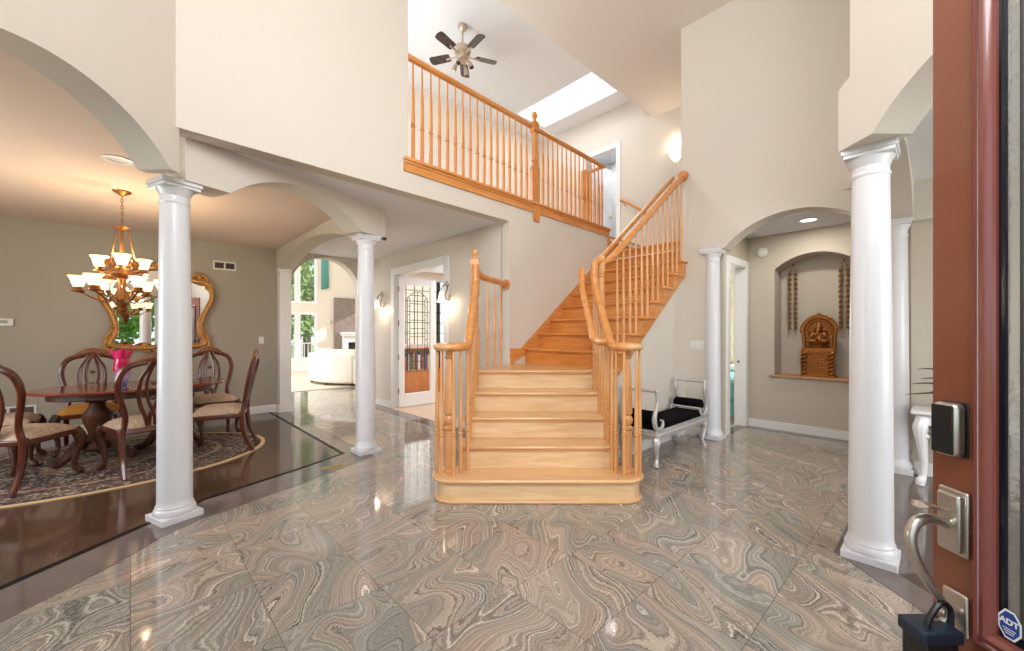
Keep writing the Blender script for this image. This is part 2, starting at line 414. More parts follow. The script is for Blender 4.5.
# ------------------------------------------------------------------ floors
hall_poly = [(-4,-4),(9,-4),(9,10.0),(-4,10.0)]
struct('floor', MB().prism(hall_poly, -.12, 0), M['marble'])
struct('floor_family', MB().prism([(-1,10.02),(4.45,10.02),(4.8,10.95),(7.1,10.95),(7.1,15.6),(-1,15.6)], -.12, .012), M['carpet'])
# dining wood floor, its dark inlay and the grey marble border
wood_edge = [C(-2.73,.2), (-.49,3.36), (.07,3.78), (.42,4.03), (1.18,4.30), (1.70,4.52), (1.70,7.80)]
dine_poly = wood_edge + [(-2.5,7.80), (-2.5,1.2)]
struct('floor_dining', MB().prism(dine_poly, -.02, .004), M['planks'])
def strip(path, w0, w1):
    """band between offsets w0,w1 to the right of the path"""
    out0 = []; out1 = []
    for i, p in enumerate(path):
        a = Vector(path[max(i-1,0)]); c_ = Vector(path[min(i+1,len(path)-1)])
        d = (c_-a).normalized(); n = Vector((d.y,-d.x))
        out0.append(tuple(Vector(p)+n*w0)); out1.append(tuple(Vector(p)+n*w1))
    return out0+out1[::-1]
struct('trim_1', MB().prism(strip(wood_edge, -.02, .02), -.01, .0055), M['inlay'])
marble_edge = [C(-2.38,.2), (-.44,2.96), (0,3.31), (.14,3.48), (.36,3.62), (.96,3.82), (1.62,4.08), (1.92,4.20), (1.92,7.6)]
struct('trim_2', MB().prism(wood_edge[:6]+[(1.70,7.6)]+marble_edge[::-1], -.01, .0025), M['border'])
# border along the right rooms
struct('trim_3', MB().prism([C(1.96,.1), C(1.96,2.42), (3.10,.45), (5.60,.45), (5.60,.02), (3.22,.02), C(2.24,2.22), C(2.24,.1)], -.01, .0025), M['border'])
struct('trim_4', MB().prism([(5.20,1.90),(6.30,1.90),(6.30,.45),(6.47,.45),(6.47,2.05),(5.20,2.05)], -.01, .0028), M['border'])
struct('floor_living', MB().prism([C(2.13,.0), C(2.13,2.23), (3.19,.07), (5.6,.07), (5.6,-3.9), (0.9,-3.9)], -.01, .004), mat('dark_wood_living', srgb(88,68,62), .3, noise=(3, srgb(70,52,46), .8)))
struct('trim_5', MB().prism([(3.12,3.85),(3.34,3.85),(3.34,7.6),(3.12,7.6)], -.01, .0025), M['border'])
# study floor
struct('floor_study', MB().prism([(3.34,4.0),(7.1,4.0),(7.1,8.15),(3.34,8.15)], -.01, .006), mat('tan_tile', srgb(206,180,154), .35))
struct('floor_bedroom', MB().prism([(5.6,2.02),(9,2.02),(9,4.6),(5.6,4.6)], -.01, .006), mat('grey_carpet', srgb(176,168,160), .9))

# ------------------------------------------------------------------ walls
def arcpts(s0, s1, zs, zc, n=24, kind='ellipse', p=2.0):
    """arch curve from s1 to s0"""
    m = (s0+s1)/2; h = (s1-s0)/2; out = []
    R = (h*h+(zc-zs)**2)/(2*(zc-zs))
    for k in range(n+1):
        s = s1-(s1-s0)*k/n
        out.append((s, zc-R+sqrt(max(R*R-(s-m)**2,0))))
    return out
def beam_poly(L, z1, arches, zs):
    """beam underside at zs with segmental arches cut up into it"""
    P = [(0,z1),(L,z1),(L,zs)]
    for s0, s1, zc in sorted(arches, reverse=True): P += arcpts(s0, s1, zs, zc)
    P.append((0,zs)); return P
def dirn(p, q):
    d = Vector(q)-Vector(p); L = d.length; d.normalize(); return d, L, Vector((-d.y, d.x))

# left diagonal arch wall (plane x = -2.32 in entry axes), continues up to the foyer ceiling
XL, XR = -2.25, 1.95
YL = 2.74; YR = 2.42
# shift: s measured from y=-.4
w2 = MB(diag=True)
s1 = YL+.4
pl = [(0,ZF),(s1,ZF),(s1,ZS),(s1-.07,ZS)]+arcpts(1.74,s1-.07,ZS,2.70)+[(1.66,ZS),(1.66,0),(0,0)]
w2.slab(pl, (XL,-.4), (0,1), (-1,0), 0, .22)
struct('wall_left', w2, M['wall'])
# arch wall from the first to the second column
cA = Vector(C(-2.43,2.92)); cB = Vector((1.92,4.42))
d, L, n = dirn(cA, cB)
fo = cA - n*.14
w = MB()
Lb = L+.15
w.slab(beam_poly(Lb+.0, ZC+.02, [(.30, L-.20, 2.66)], ZS), tuple(fo), tuple(d), tuple(n), 0, .25)
struct('wall_arch', w, M['wall'])
# arch beam from the second column along v to the pilaster by the dining wall
w = MB(); Lv = 7.74-4.35
w.slab(beam_poly(Lv, ZC+.02, [(.20, Lv-.15, 2.64)], ZS), (1.80,4.35), (0,1), (1,0), 0, .24)
struct('wall_dining_arch', w, M['wall_niche'])
# arch across the hall into the family room
w = MB(); 
w.slab([(0,Z2),(1.55,Z2),(1.55,0),(1.29,0),(1.29,2.13)]+[q for q in arcpts(.08,1.29,2.13,2.69)][1:]+[(.08,0),(0,0)], (1.90,7.62), (1,0), (0,1), 0, .22)
struct('wall_family_arch', w, M['wall_niche'])
# dining far wall, left wall, front wall
struct('wall_dining', MB().box(-2.6,1.90,7.74,7.9,0,Z2), M['wall_dine'])
struct('baseboard_dining', MB().box(-2.45,1.80,7.715,7.742,0,.10).box(-2.45,1.80,7.723,7.742,.10,.125), M['trim'])
w = MB().box(-2.6,-2.45,1.2,7.9,0,.7).box(-2.6,-2.45,1.2,7.9,2.3,Z2).box(-2.6,-2.45,1.2,3.4,.7,2.3).box(-2.6,-2.45,6.2,7.9,.7,2.3)
struct('wall_dining_left', w, M['wall_dine'])
struct('wall_dining_front', MB().box(-2.6,-1.75,1.2,1.35,0,Z2), M['wall_dine'])
dc = [cA[:], tuple(cB), (1.92,7.8), (-2.55,7.8), (-2.55,1.25), C(-2.45,-.3)]
struct('ceiling_dining', MB().prism(dc, 2.74, 2.80), mat('dining_ceiling_paint', srgb(222,200,184), .85))
# balcony wall: solid part on the left (full height), lower band under the balcony, and the wall beside the stairs
def balw(u0, u1, z0, z1, t=.14):
    return [(u0,bal_v(u0)),(u1,bal_v(u1)),(u1,bal_v(u1)+t),(u0,bal_v(u0)+t)]
w = MB()
w.prism([(.22,bal_v(.25)),(.255,bal_v(.255))]+balw(.255,1.985,0,0)[1:3]+[(.10,3.66)], ZC-.02, ZF)
w.prism(balw(1.985,3.40,0,0), ZC-.02, Z2)
w.prism(balw(3.40,5.70,0,0), 0, Z2)
struct('wall_balcony', w, M['wall'])
struct('wall_loft_header', MB().box(.2,7.3,3.66,3.70,ZF+.01,ZL+.05), M['ceil_foyer'])
# loft slab (its underside is the hall ceiling)
slab = [(.30,3.74),(5.70,3.86),(5.70,4.0),(7.2,4.0),(7.2,8.2),(3.5,8.2),(3.5,7.7),(1.9,7.7),(1.9,4.5),(.5,4.0)]
struct('ceiling_hall', MB().prism(slab, ZC, Z2-.01), M['ceil'])
struct('floor_loft', MB().prism([(.3,3.74),(5.70,3.86),(5.70,4.0),(7.2,4.0),(7.2,8.2),(-.6,8.2),(-.6,5.0)], Z2-.01, Z2), M['carpet'])
# sconce wall with the French-door opening
DV0, DV1, DZ = 5.05, 6.62, 2.36
w = MB().slab([(3.79,Z2),(7.75,Z2),(7.75,0),(DV1,0),(DV1,DZ),(DV0,DZ),(DV0,0),(3.79,0)], (3.40,0), (0,1), (1,0), 0, .14)
struct('wall_hall', w, M['wall'])
struct('baseboard_hall', MB().box(3.372,3.40,DV1+.12,7.62,0,.11).box(3.372,3.40,3.85,DV0-.12,0,.11), M['trim'])
# study shell
struct('wall_study_side', MB().box(3.5,7.25,3.86,4.0,0,ZC), M['wall_white'])
struct('wall_study_right', MB().box(7.1,7.25,4.0,8.3,0,ZC), M['wall_white'])
w = MB().box(3.5,4.2,8.15,8.3,0,ZC).box(5.8,7.25,8.15,8.3,0,ZC).box(4.2,5.8,8.15,8.3,0,1.02).box(4.2,5.8,8.15,8.3,2.60,ZC)
struct('wall_study_back', w, M['wall_white'])
# far stairwell wall, upper doorway, loft back wall
UF = 7.15
w = MB().slab([(2.2,ZL),(6.8,ZL),(6.8,Z2-.2),(5.30,Z2-.2),(5.30,Z2+2.06),(4.50,Z2+2.06),(4.50,Z2-.2),(4.1,Z2-.2),(4.1,2.5),(2.2,2.5)], (UF,0), (0,1), (1,0), 0, .15)
struct('wall_stairwell', w, M['wall'])
struct('wall_loft_back', MB().box(1.2,7.3,6.65,6.8,Z2-.05,ZL), M['wall_white'])
struct('wall_loft_side', MB().box(1.2,1.35,3.9,6.65,Z2,ZL), M['wall_white'])
struct('wall_upper_room', MB().box(8.6,8.7,3.5,6.8,Z2,ZL).box(7.3,8.7,6.3,6.4,Z2,ZL).box(7.3,8.7,3.9,4.0,Z2,ZL).box(7.3,8.7,3.9,6.4,5.5,5.6).box(7.3,8.7,3.9,6.4,Z2-.1,Z2), M['ceil'])
# loft ceiling with the skylight opening
SU0, SU1, SV0, SV1 = 5.87, 6.68, 4.20, 6.05
w = MB().box(1.2,SU0,3.69,6.8,ZL,ZL+.1).box(SU1,7.3,3.69,6.8,ZL,ZL+.1).box(SU0,SU1,3.69,SV0,ZL,ZL+.1).box(SU0,SU1,SV1,6.8,ZL,ZL+.1)
struct('ceiling_loft', w, M['ceil'])
w = MB().box(SU0-.05,SU0,SV0-.05,SV1+.05,ZL+.1,ZL+.45).box(SU1,SU1+.05,SV0-.05,SV1+.05,ZL+.1,ZL+.45).box(SU0,SU1,SV0-.05,SV0,ZL+.1,ZL+.45).box(SU0,SU1,SV1,SV1+.05,ZL+.1,ZL+.45)
struct('trim_6', w, M['white'])
struct('window_1', MB().box(SU0,SU1,SV0,SV1,ZL+.40,ZL+.41), M['pane'])
# foyer ceiling
struct('ceiling', MB().prism([C(-2.6,-.5), C(2.4,-.5), (5.5,-.2), (7.3,2.2), (7.3,3.705), (.1,3.705)], ZF, ZF+.02), M['ceil_foyer'])
# arch wall toward the niche hall: arch opening v .46 - 1.96
UW = 5.33
w = MB().slab([(-.30,2.80),(2.40,2.80),(2.40,0),(2.05,0),(2.05,ZS-.03)]+arcpts(.42,1.84,ZS-.03,2.70)+[(.20,ZS-.03),(-.30,ZS-.03)], (UW,0), (0,1), (1,0), 0, .24)
struct('wall_niche_arch', w, M['wall'])
w = MB().prism([(UW+.015,.81),(UW+.015,2.385),(UW+.24,2.385),(UW+.24,.2),(5.2,.2),(5.26,.39)], 2.80, ZF)
struct('wall_upper_right', w, M['wall'])
struct('baseboard_stairs', MB().box(4.0,UW,2.316,2.335,0,.11).box(UW-.018,UW,2.05,2.316,0,.11), M['trim'])
# wall under the stairs and the upper stairwell side
w = MB().prism([(5.57,2.25),(7.3,2.25),(7.3,2.385),(5.57,2.385)], 2.5, ZF)
struct('wall_stair_side', w, M['wall'])
w = MB().slab([(3.56,0),(5.34,0),(5.34,2.13),(3.56,.82)], (0,2.335), (1,0), (0,1), 0, .10)
struct('wall_under_stairs', w, M['wall'])
# arch beam from the near right column to the pilaster, along u
w = MB(); Lu = 5.33-3.17
w.slab(beam_poly(Lu, 2.86, [(.14, Lu-.10, 2.72)], ZS), (3.17,.18), (1,0), (0,1), 0, .24)
struct('wall_living_arch', w, M['wall'])
w = MB().prism([(3.36,.20),(4.95,.20),(4.95,.39),(3.36,.37)], 2.80, ZF)
struct('wall_upper_side', w, M['wall'])
# right diagonal arch wall
w = MB(diag=True); s1 = YR+.4
pl = [(0,ZF),(s1-.083,ZF),(s1-.083,2.81),(s1,2.77),(s1,ZS),(s1-.226,ZS)]+arcpts(1.27,s1-.226,ZS,2.69)+[(1.2,ZS),(1.2,0),(0,0)]
w.slab(pl, (XR,-.4), (0,1), (1,0), 0, .22)
struct('wall_right', w, M['wall'])
# front wall with the entry opening and a tall window above it
w = MB(diag=True).box(-2.6,-1.0,-.45,-.25,0,2.45).box(1.16,2.3,-.45,-.25,0,2.45).box(-2.6,2.3,-.45,-.25,2.45,2.75).box(-2.6,-1.1,-.45,-.25,2.75,4.9).box(1.1,2.3,-.45,-.25,2.75,4.9).box(-2.6,2.3,-.45,-.25,4.9,ZF)
struct('wall_front', w, M['wall'])
# living room shell
struct('wall_living_end', MB().box(5.40,5.55,-3.9,.2,0,2.86), M['wall_niche'])
struct('baseboard_living', MB().box(5.38,5.40,-3.9,.18,0,.12), M['trim'])
struct('ceiling_living', MB().prism([C(2.2,-.4), C(2.2,2.3), (3.2,.25), (5.5,.25), (5.5,-3.9), (.9,-3.9)], 2.74, 2.84), M['ceil'])
w = MB().box(.9,5.5,-4.0,-3.9,0,.5).box(.9,5.5,-4.0,-3.9,2.3,2.8).box(.9,1.6,-4.0,-3.9,.5,2.3).box(4.6,5.5,-4.0,-3.9,.5,2.3)
struct('wall_living_far', w, M['wall_niche'])
# niche hall
UN = 6.47
NV0, NV1, NZ0, NZ1, NZC = .68, 1.585, .75, 2.20, 2.385
w = MB().slab([(-.3,2.8),(2.05,2.8),(2.05,NZ1)]+[(NV1,NZ1)]+arcpts(NV0,NV1,NZ1,NZC)[1:]+[(-.3,NZ1)], (UN,0), (0,1), (1,0), 0, .10)
w.box(UN,UN+.1,-.3,NV0,0,NZ1).box(UN,UN+.1,NV1,2.05,0,NZ1).box(UN,UN+.1,NV0,NV1,0,NZ0)
w.box(UN+.36,UN+.42,-.3,2.05,0,2.8).box(UN+.1,UN+.36,NV0-.06,NV0,NZ0-.05,2.8).box(UN+.1,UN+.36,NV1,NV1+.06,NZ0-.05,2.8).box(UN+.1,UN+.36,NV0,NV1,NZ0-.06,NZ0)
w.slab([(NV0-.01,2.8),(NV1+.01,2.8)]+arcpts(NV0-.01,NV1+.01,NZ1-.003,NZC), (UN+.1,0), (0,1), (1,0), 0, .26)
struct('wall_niche', w, M['wall_niche'])
struct('trim_7', MB().box(UN-.05,UN+.36,NV0-.05,NV1+.05,NZ0-.022,NZ0+.004), M['ledge'], bevel=.006)
struct('baseboard_niche', MB().box(UN-.02,UN,-.3,1.90,0,.11), M['trim'])
struct('wall_niche_end', MB().box(5.5,UN+.1,-.45,-.3,0,2.8), M['wall_niche'])
struct('ceiling_niche', MB().box(UW+.2,UN+.1,-.4,2.1,2.69,2.75), M['ceil'])
BD0, BD1, BDZ = 5.70, 6.36, 2.26
w = MB().slab([(UW+.2,2.75),(UN+.1,2.75),(UN+.1,0),(BD1,0),(BD1,BDZ),(BD0,BDZ),(BD0,0),(UW+.2,0)], (0,1.92), (1,0), (0,1), 0, .12)
struct('wall_bedroom', w, M['wall_niche'])
w = MB().box(BD0-.09,BD0+.012,1.895,2.06,0,BDZ+.09).box(BD1-.012,BD1+.09,1.895,2.06,0,BDZ+.09).box(BD0+.012,BD1-.012,1.895,2.06,BDZ-.012,BDZ+.09)
struct('trim_8', w, M['trim'], bevel=.008)
# bedroom shell behind the doorway: reaches under the stairs' far side
w = MB().box(5.62,9.1,4.5,4.6,0,2.8).box(9.0,9.1,2.0,4.6,0,.9).box(9.0,9.1,2.0,4.6,2.2,2.8).box(9.0,9.1,2.0,2.4,.9,2.2).box(9.0,9.1,4.2,4.6,.9,2.2).box(UN+.4,9.1,1.95,2.04,0,2.8).box(5.56,5.62,2.05,4.6,0,2.5)
struct('wall_bedroom_shell', w, M['wall_white'])
struct('ceiling_bedroom', MB().box(UN,9.1,2.0,4.6,2.7,2.8).box(5.6,UN,2.04,4.6,2.45,2.5), M['ceil'])
# family room shell
FV = 15.5
w = MB()
wins = [(3.72,4.22,.42,2.02),(4.32,4.88,.42,2.02),(3.72,4.22,2.42,4.3),(4.32,4.88,2.42,4.3)]
w.box(-1,3.72,FV,FV+.15,0,ZL).box(4.88,9,FV,FV+.15,0,ZL).box(3.72,4.88,FV,FV+.15,0,.42).box(3.72,4.88,FV,FV+.15,2.02,2.42).box(3.72,4.88,FV,FV+.15,4.3,ZL).box(4.22,4.32,FV,FV+.15,.42,2.02).box(4.22,4.32,FV,FV+.15,2.42,4.3)
struct('wall_family_far', w, M['wall_white'])
w = MB().box(-1.1,-1,7.9,FV,0,.5).box(-1.1,-1,7.9,FV,4.6,ZL).box(-1.1,-1,7.9,8.6,.5,4.6).box(-1.1,-1,13.6,14.2,.5,4.6).box(-1.1,-1,11.0,11.3,.5,4.6).box(-1.1,-1,15.2,FV,.5,4.6)
struct('wall_family_left', w, M['wall_white'])
struct('wall_family_right', MB().box(7.0,7.15,10.9,14.25,0,ZL).box(7.0,7.15,15.15,FV,0,ZL).box(7.0,7.15,14.25,15.15,0,.9).box(7.0,7.15,14.25,15.15,2.55,ZL).prism([(3.75,8.3),(4.75,10.9),(4.9,10.9),(3.95,8.3)],0,ZL).box(4.75,7.15,10.9,11.0,0,ZL).box(3.54,3.95,8.0,8.3,0,ZL), M['wall_white'])
struct('wall_family_near', MB().box(-1.1,1.9,7.9,8.0,0,ZL).box(1.9,3.7,7.72,8.0,Z2,ZL), M['wall_white'])
struct('ceiling_family', MB().prism([(-1.1,7.8),(3.75,7.8),(3.95,8.3),(4.9,10.9),(7.2,10.9),(7.2,FV+.1),(-1.1,FV+.1)],ZL,ZL+.1), M['ceil'])

# ------------------------------------------------------------------ columns
def shaft_prof(r0, r1, z0, z1, n=10):
    out = []
    for i in range(n+1):
        t = i/n; out.append((r0-(r0-r1)*t**1.6, z0+(z1-z0)*t))
    return out
def column(x, y, rz, label, r0=.103, r1=.086, side=.25, top=ZS, cap=.245):
    t = thing('column', label, 'column', (x, y, 0), rz, 'white round columns')
    h = side/2
    p = MB().box(-h,h,-h,h,.0,.045)
    p.lathe([(h*.96,.045),(h*.985,.06),(h*.96,.08),(h*.89,.092),(r0*1.10,.10),(r0*1.03,.112),(r0,.14)], seg=40)
    p.build('plinth', M['column'], t, bevel=.004)
    MB().lathe(shaft_prof(r0, r1, .12, top-.16), seg=48).build('shaft', M['column'], t)
    c = MB().lathe([(r1,top-.165),(r1*1.07,top-.155),(r1*1.07,top-.145),(r1*1.0,top-.138),(r1*1.0,top-.105),(r1*1.06,top-.098),(r1*1.1,top-.08),(r1*1.26,top-.062),(r1*1.28,top-.05)], seg=48)
    q = cap/2
    c.box(-q*.93,q*.93,-q*.93,q*.93,top-.052,top-.03).box(-q,q,-q,q,top-.03,top+.004)
    c.build('capital', M['column'], t, bevel=.003)
    return t
column(cA[0], cA[1], radians(19), 'white round column beside the dining rug, nearest the dining table')
column(cB[0], cB[1], radians(0), 'white round column at the corner of the wood floor, in front of the hall sconce')
column(3.20, .29, 0, 'tall white round column beside the open red front door')
column(5.375, 1.99, 0, 'white column behind the silver bench, beside the bedroom doorway', r0=.092, r1=.079, side=.24, top=ZS-.03, cap=.235)
column(UW+.06, .30, 0, 'white column half hidden behind the tall one, next to the console table', r0=.092, r1=.078, side=.24, cap=.23)
# square pilaster at the dining arch
t = thing('pilaster', 'white square pilaster at the far corner of the dining wood floor', 'pilaster', (1.90,7.66,0))
MB().box(-.11,.12,-.10,.09,0,.10).box(-.10,.11,-.09,.09,.10,.12).build('plinth', M['trim'], t, bevel=.004)
MB().box(-.085,.095,-.07,.09,.12,2.36).build('shaft', M['trim'], t, bevel=.006)
MB().box(-.095,.105,-.08,.09,2.36,2.385).box(-.10,.11,-.085,.09,2.385,2.41).build('capital', M['trim'], t, bevel=.004)
s_ = MB(); s_.ball((0,0,0), .02, 12, 8).box(-.02,.02,-.012,.03,-.01,.012)
o = s_.build('motion_sensor', M['black']); o.location = (2.06, 4.26, ZS-.03); tag(o, 'small black motion sensor on the capital of the column before the sconces', 'sensor')

# ------------------------------------------------------------------ staircase
SX0, SX1 = -.42, .88          # lower flight, entry axes
Y1, RUN = 3.14, .2525
U6, RUN2 = 3.66, .255
st = thing('staircase', 'maple staircase with a rounded starting step, turning at a landing', 'staircase', (2.42,2.26,0), world=True)
def stadium(x0, x1, yc, r, n=14):
    P = []
    for k in range(n+1): a = -pi/2+pi*k/n; P.append((x1-r+r*cos(a), yc+r*sin(a)))
    for k in range(n+1): a = pi/2+pi*k/n; P.append((x0+r+r*cos(a), yc+r*sin(a)))
    return P
yc = 3.315
MB(diag=True).prism(stadium(-.615,1.035,yc,.15), 0, RIS-.03).build('starting_riser', M['maple_r'], st)
MB(diag=True).prism(stadium(-.635,1.055,yc,.172), 0, .022).build('shoe_moulding', M['maple_d'], st, bevel=.008)
MB(diag=True).prism(stadium(-.65,1.07,yc,.185), RIS-.032, RIS).build('starting_tread', M['maple_d'], st, bevel=.013)
for n in range(2, 5):
    y = Y1+RUN*(n-1)
    MB(diag=True).box(SX0-.03, SX1+.03, y, y+RUN+.03, n*RIS-.03, n*RIS).build('tread', M['maple_d'], st, bevel=.012)
for n in range(2, 6):
    y = Y1+RUN*(n-1)+.028
    MB(diag=True).box(SX0+.02, SX1-.02, y-.001, y+.02, (n-1)*RIS, n*RIS-.028).build('riser', M['maple_r'], st)
    MB(diag=True).box(SX0, SX1, y-.012, y+.002, n*RIS-.046, n*RIS-.029).build('cove_moulding', M['maple_d'], st, bevel=.005)
for xs, nm in ((SX0, 'stringer'), (SX1-.03, 'stringer')):
    P = [(Y1+RUN*1+.03,0)]
    for n in range(2, 6):
        y = Y1+RUN*(n-1)+.03; P += [(y,(n-1)*RIS),(y,n*RIS-.03)]
    P += [(4.17,5*RIS-.03),(4.17,0)]
    MB(diag=True).slab(P, (xs,0), (0,1), (1,0), 0, .03).build(nm, M['maple_d'], st)
zl = 5*RIS
pf = Y1+RUN*4
lp = [C(SX0-.03,pf), C(SX1+.03,pf), (3.70,2.30), (3.70,3.72), (3.41,3.72)]
MB().prism(lp, zl-.03, zl).build('landing', M['maple_d'], st, bevel=.012)
lq = [C(SX0+.01,pf+.06), C(SX1-.01,pf+.06), (3.68,2.34), (3.68,3.70), (3.40,3.70)]
MB().prism(lq, 0, zl-.03).build('landing_base', M['wall'], st)
# facia around the landing
fp = [C(SX0,pf+.03), (3.40,3.73)]
d, L, n = dirn(*fp)
MB().slab([(0,zl-.28),(L,zl-.28),(L,zl-.03),(0,zl-.03)], fp[0], tuple(d), tuple(n), 0, .02).build('landing_fascia', M['maple_u'], st)
fp = [C(SX1,pf+.03), (3.68,2.315)]
d, L, n = dirn(*fp)
MB().slab([(0,zl-.28),(L,zl-.28),(L,zl-.03),(0,zl-.03)], fp[0], tuple(d), tuple(n), 0, .02).build('landing_fascia', M['maple_u'], st)
V0, V1 = 2.285, 3.70
for n in range(6, 14):
    u = U6+RUN2*(n-6)
    MB().box(u, u+RUN2+.045, V0, V1, n*RIS-.03, n*RIS).build('tread', M['maple_v'], st, bevel=.011)
for n in range(6, 15):
    u = U6+RUN2*(n-6)+.03
    MB().box(u+.002, u+.02, V0+.04, V1, (n-1)*RIS, n*RIS-.028).build('riser', M['maple_v'], st)
    MB().box(u-.012, u+.003, V0+.02, V1, n*RIS-.046, n*RIS-.029).build('cove_moulding', M['maple_v'], st, bevel=.005)
u14 = U6+RUN2*8
MB().prism([(u14,V0),(5.325,V0),(5.325,2.395),(7.14,2.395),(7.14,3.78),(5.72,3.78),(u14,3.70)] if u14 < 5.3 else [(u14,2.395),(7.14,2.395),(7.14,3.80),(5.72,3.80),(5.70,3.73),(u14,3.73)], 14*RIS-.03, 14*RIS).build('upper_landing', M['maple_v'], st, bevel=.011)
MB().box(5.72,7.14,3.76,3.78,14*RIS,15*RIS-.03).build('riser', M['maple_u'], st)
MB().box(5.72,7.14,3.73,4.04,15*RIS-.03,15*RIS).build('tread', M['maple_u'], st, bevel=.011)
MB().box(5.72,7.14,4.02,4.04,15*RIS,Z2-.03).build('riser', M['maple_u'], st)
MB().box(5.72,7.14,3.99,4.20,Z2-.03,Z2+.004).build('tread', M['maple_u'], st, bevel=.011)
# cut stringer on the open side
P = [(3.69,zl-.27)]
bot = lambda u: zl+(u-U6)*RIS/RUN2-.10
P = [(3.69, zl-.02)]
for n in range(6, 15):
    u = U6+RUN2*(n-6)+.03
    if u > 5.32: break
    P += [(u,(n-1)*RIS-.03),(u,n*RIS-.03)]
P += [(5.325, P[-1][1]), (5.325, bot(5.325)), (3.69, bot(3.69)-.0)]
MB().slab(P, (0,2.315), (1,0), (0,1), 0, .03).build('stringer', M['maple_u'], st)
# skirt board on the wall
def skz(u): return 6*RIS+(u-U6)*RIS/RUN2+.035
P = [(3.41,zl),(5.70,zl+.9),(5.70,skz(5.70)),(U6-.04,skz(U6-.04)),(U6-.07,zl+.19),(3.41,zl+.19)]
d, L, n = dirn((3.40,bal_v(3.40)), (5.70,bal_v(5.70)))
MB().slab([(p[0]-3.40,p[1]) for p in P], (3.40,bal_v(3.40)), tuple(d), tuple(n), -.018, 0).build('skirt_board', M['maple_u'], st)
MB().box(5.70,5.72,3.735,4.02,14*RIS,Z2+.02).build('skirt_board', M['maple_u'], st)

# baluster prototype, unit height
def bal_mesh():
    pr = [(.0155,0),(.0155,.10),(.017,.27),(.0165,.30),(.012,.305),(.021,.318),(.021,.326),(.013,.334),(.018,.345),(.018,.352),(.0125,.360),(.0185,.372),(.0165,.40),(.014,.55),(.0105,.80),(.0095,1)]
    return MB().lathe(pr, seg=12)
def upp_mesh():
    pr = [(.0165,0),(.0165,.03),(.017,.30),(.0175,.345),(.012,.352),(.021,.364),(.021,.371),(.013,.378),(.019,.388),(.013,.398),(.0175,.412),(.0165,.45),(.0135,.70),(.010,.74),(.013,.75),(.0085,.76),(.0075,1)]
    pr = [(r*1.18, z) for r, z in pr]
    return MB().lathe(pr, seg=12)
BAL0 = None
def baluster(root, x, y, z0, z1, first):
    rl = root.location
    loc = (x-rl[0], y-rl[1], z0-rl[2])
    if first.get('o') is None:
        o = first['mb'].build('baluster', M[first.get('m','maple_z')], None); o.parent = root
        o.location = loc; o.scale = (1,1,z1-z0); first['o'] = o
    else:
        copy_part(first['o'], root, loc, (1,1,z1-z0))
protoA = {'mb': bal_mesh()}; protoB = {'mb': upp_mesh(), 'm': 'maple_zo'}
def turned_post(h, r=.038):
    return [(r*1.15,0),(r*1.15,.02),(r*.95,.03),(r,.16*h),(r*1.0,.30*h),(r*.95,.335*h),(r*.7,.342*h),(r*1.2,.36*h),(r*1.2,.372*h),(r*.7,.385*h),(r*1.12,.41*h),(r*1.15,.44*h),(r*.9,.462*h),(r*.7,.47*h),(r*1.08,.485*h),(r*1.06,.56*h),(r*.85,.80*h),(r*.66,.925*h),(r*1.05,.945*h),(r*.7,.96*h),(r*.8,1.0*h)]
def nz(y): return RIS*(1+(y-Y1)/RUN)
def diag_pts(P): return [(*C(p[0],p[1]), p[2]) for p in P]
RW = .036
# ---- left railing of the lower flight
lr = thing('stair_railing', 'short maple railing on the hall side, ending at a finial-topped newel and a wall rosette', 'railing', (*C(-.5,3.3),0), world=True, group='stair railings')
def volute(root, px, sgn, rx):
    """starting post, spiral cap and the balusters under it (px post x, rx rail x, entry axes)"""
    x, y = C(px, yc)
    MB(off=(x,y,RIS)).lathe(turned_post(1.0), seg=20).build('starting_newel', M['maple_z'], root)
    cap = MB(off=(x,y,1.19)).lathe([(.0,-.004),(.09,-.004),(.118,.006),(.129,.024),(.125,.044),(.10,.056),(.05,.06),(0,.06)], seg=36)
    cap.build('volute', M['maple_d'], root)
    for a in (190, 240, 300, 350):
        q = C(px+.098*cos(radians(a)), yc+.098*sin(radians(a)))
        baluster(root, q[0], q[1], RIS, 1.20, protoA)
volute(lr, -.515, -1, -.37)
rail = [(-.515,3.225,1.218),(-.44,3.235,1.218),(-.385,3.30,1.222),(-.37,3.40,1.245),(-.37,3.50,1.315),(-.37,3.75,1.53),(-.37,4.03,1.77),(-.37,4.065,1.815),(-.37,4.085,1.87),(-.37,4.09,2.02)]
MB().tube([tuple(p) for p in bez(diag_pts(rail), 5)], RW, 12, 1.0).build('handrail', M['maple_u'], lr)
def rail_z(y):
    P = [(3.3,1.222),(3.40,1.245),(3.50,1.315),(4.0,1.745),(4.1,1.86)]
    for a, b in zip(P, P[1:]):
        if y <= b[0]: return a[1]+(b[1]-a[1])*(y-a[0])/(b[0]-a[0])
    return P[-1][1]
def lower_balusters(root, x):
    for n in range(2, 5):
        for k in (.085, .205):
            y = Y1+RUN*(n-1)+k; q = C(x, y)
            if y > 4.12: continue
            baluster(root, q[0], q[1], n*RIS, rail_z(y)-.01, protoA)
    q = C(x, Y1+RUN-.03); baluster(root, q[0], q[1], RIS, rail_z(Y1+RUN-.03)-.01, protoA)
lower_balusters(lr, -.37)
x, y = C(-.385, 4.20)
nw = MB(off=(x,y,zl), rot=radians(-43.3)).box(-.046,.046,-.046,.046,-.15,.42)
nw.lathe([(.04,.42),(.03,.44),(.044,.46),(.03,.48),(.04,.50),(.042,.58),(.034,.72),(.03,.75),(.044,.765),(.044,.775)], seg=20)
nw.box(-.046,.046,-.046,.046,.77,1.15)
nw.build('newel_post', M['maple_z'], lr, bevel=.006)
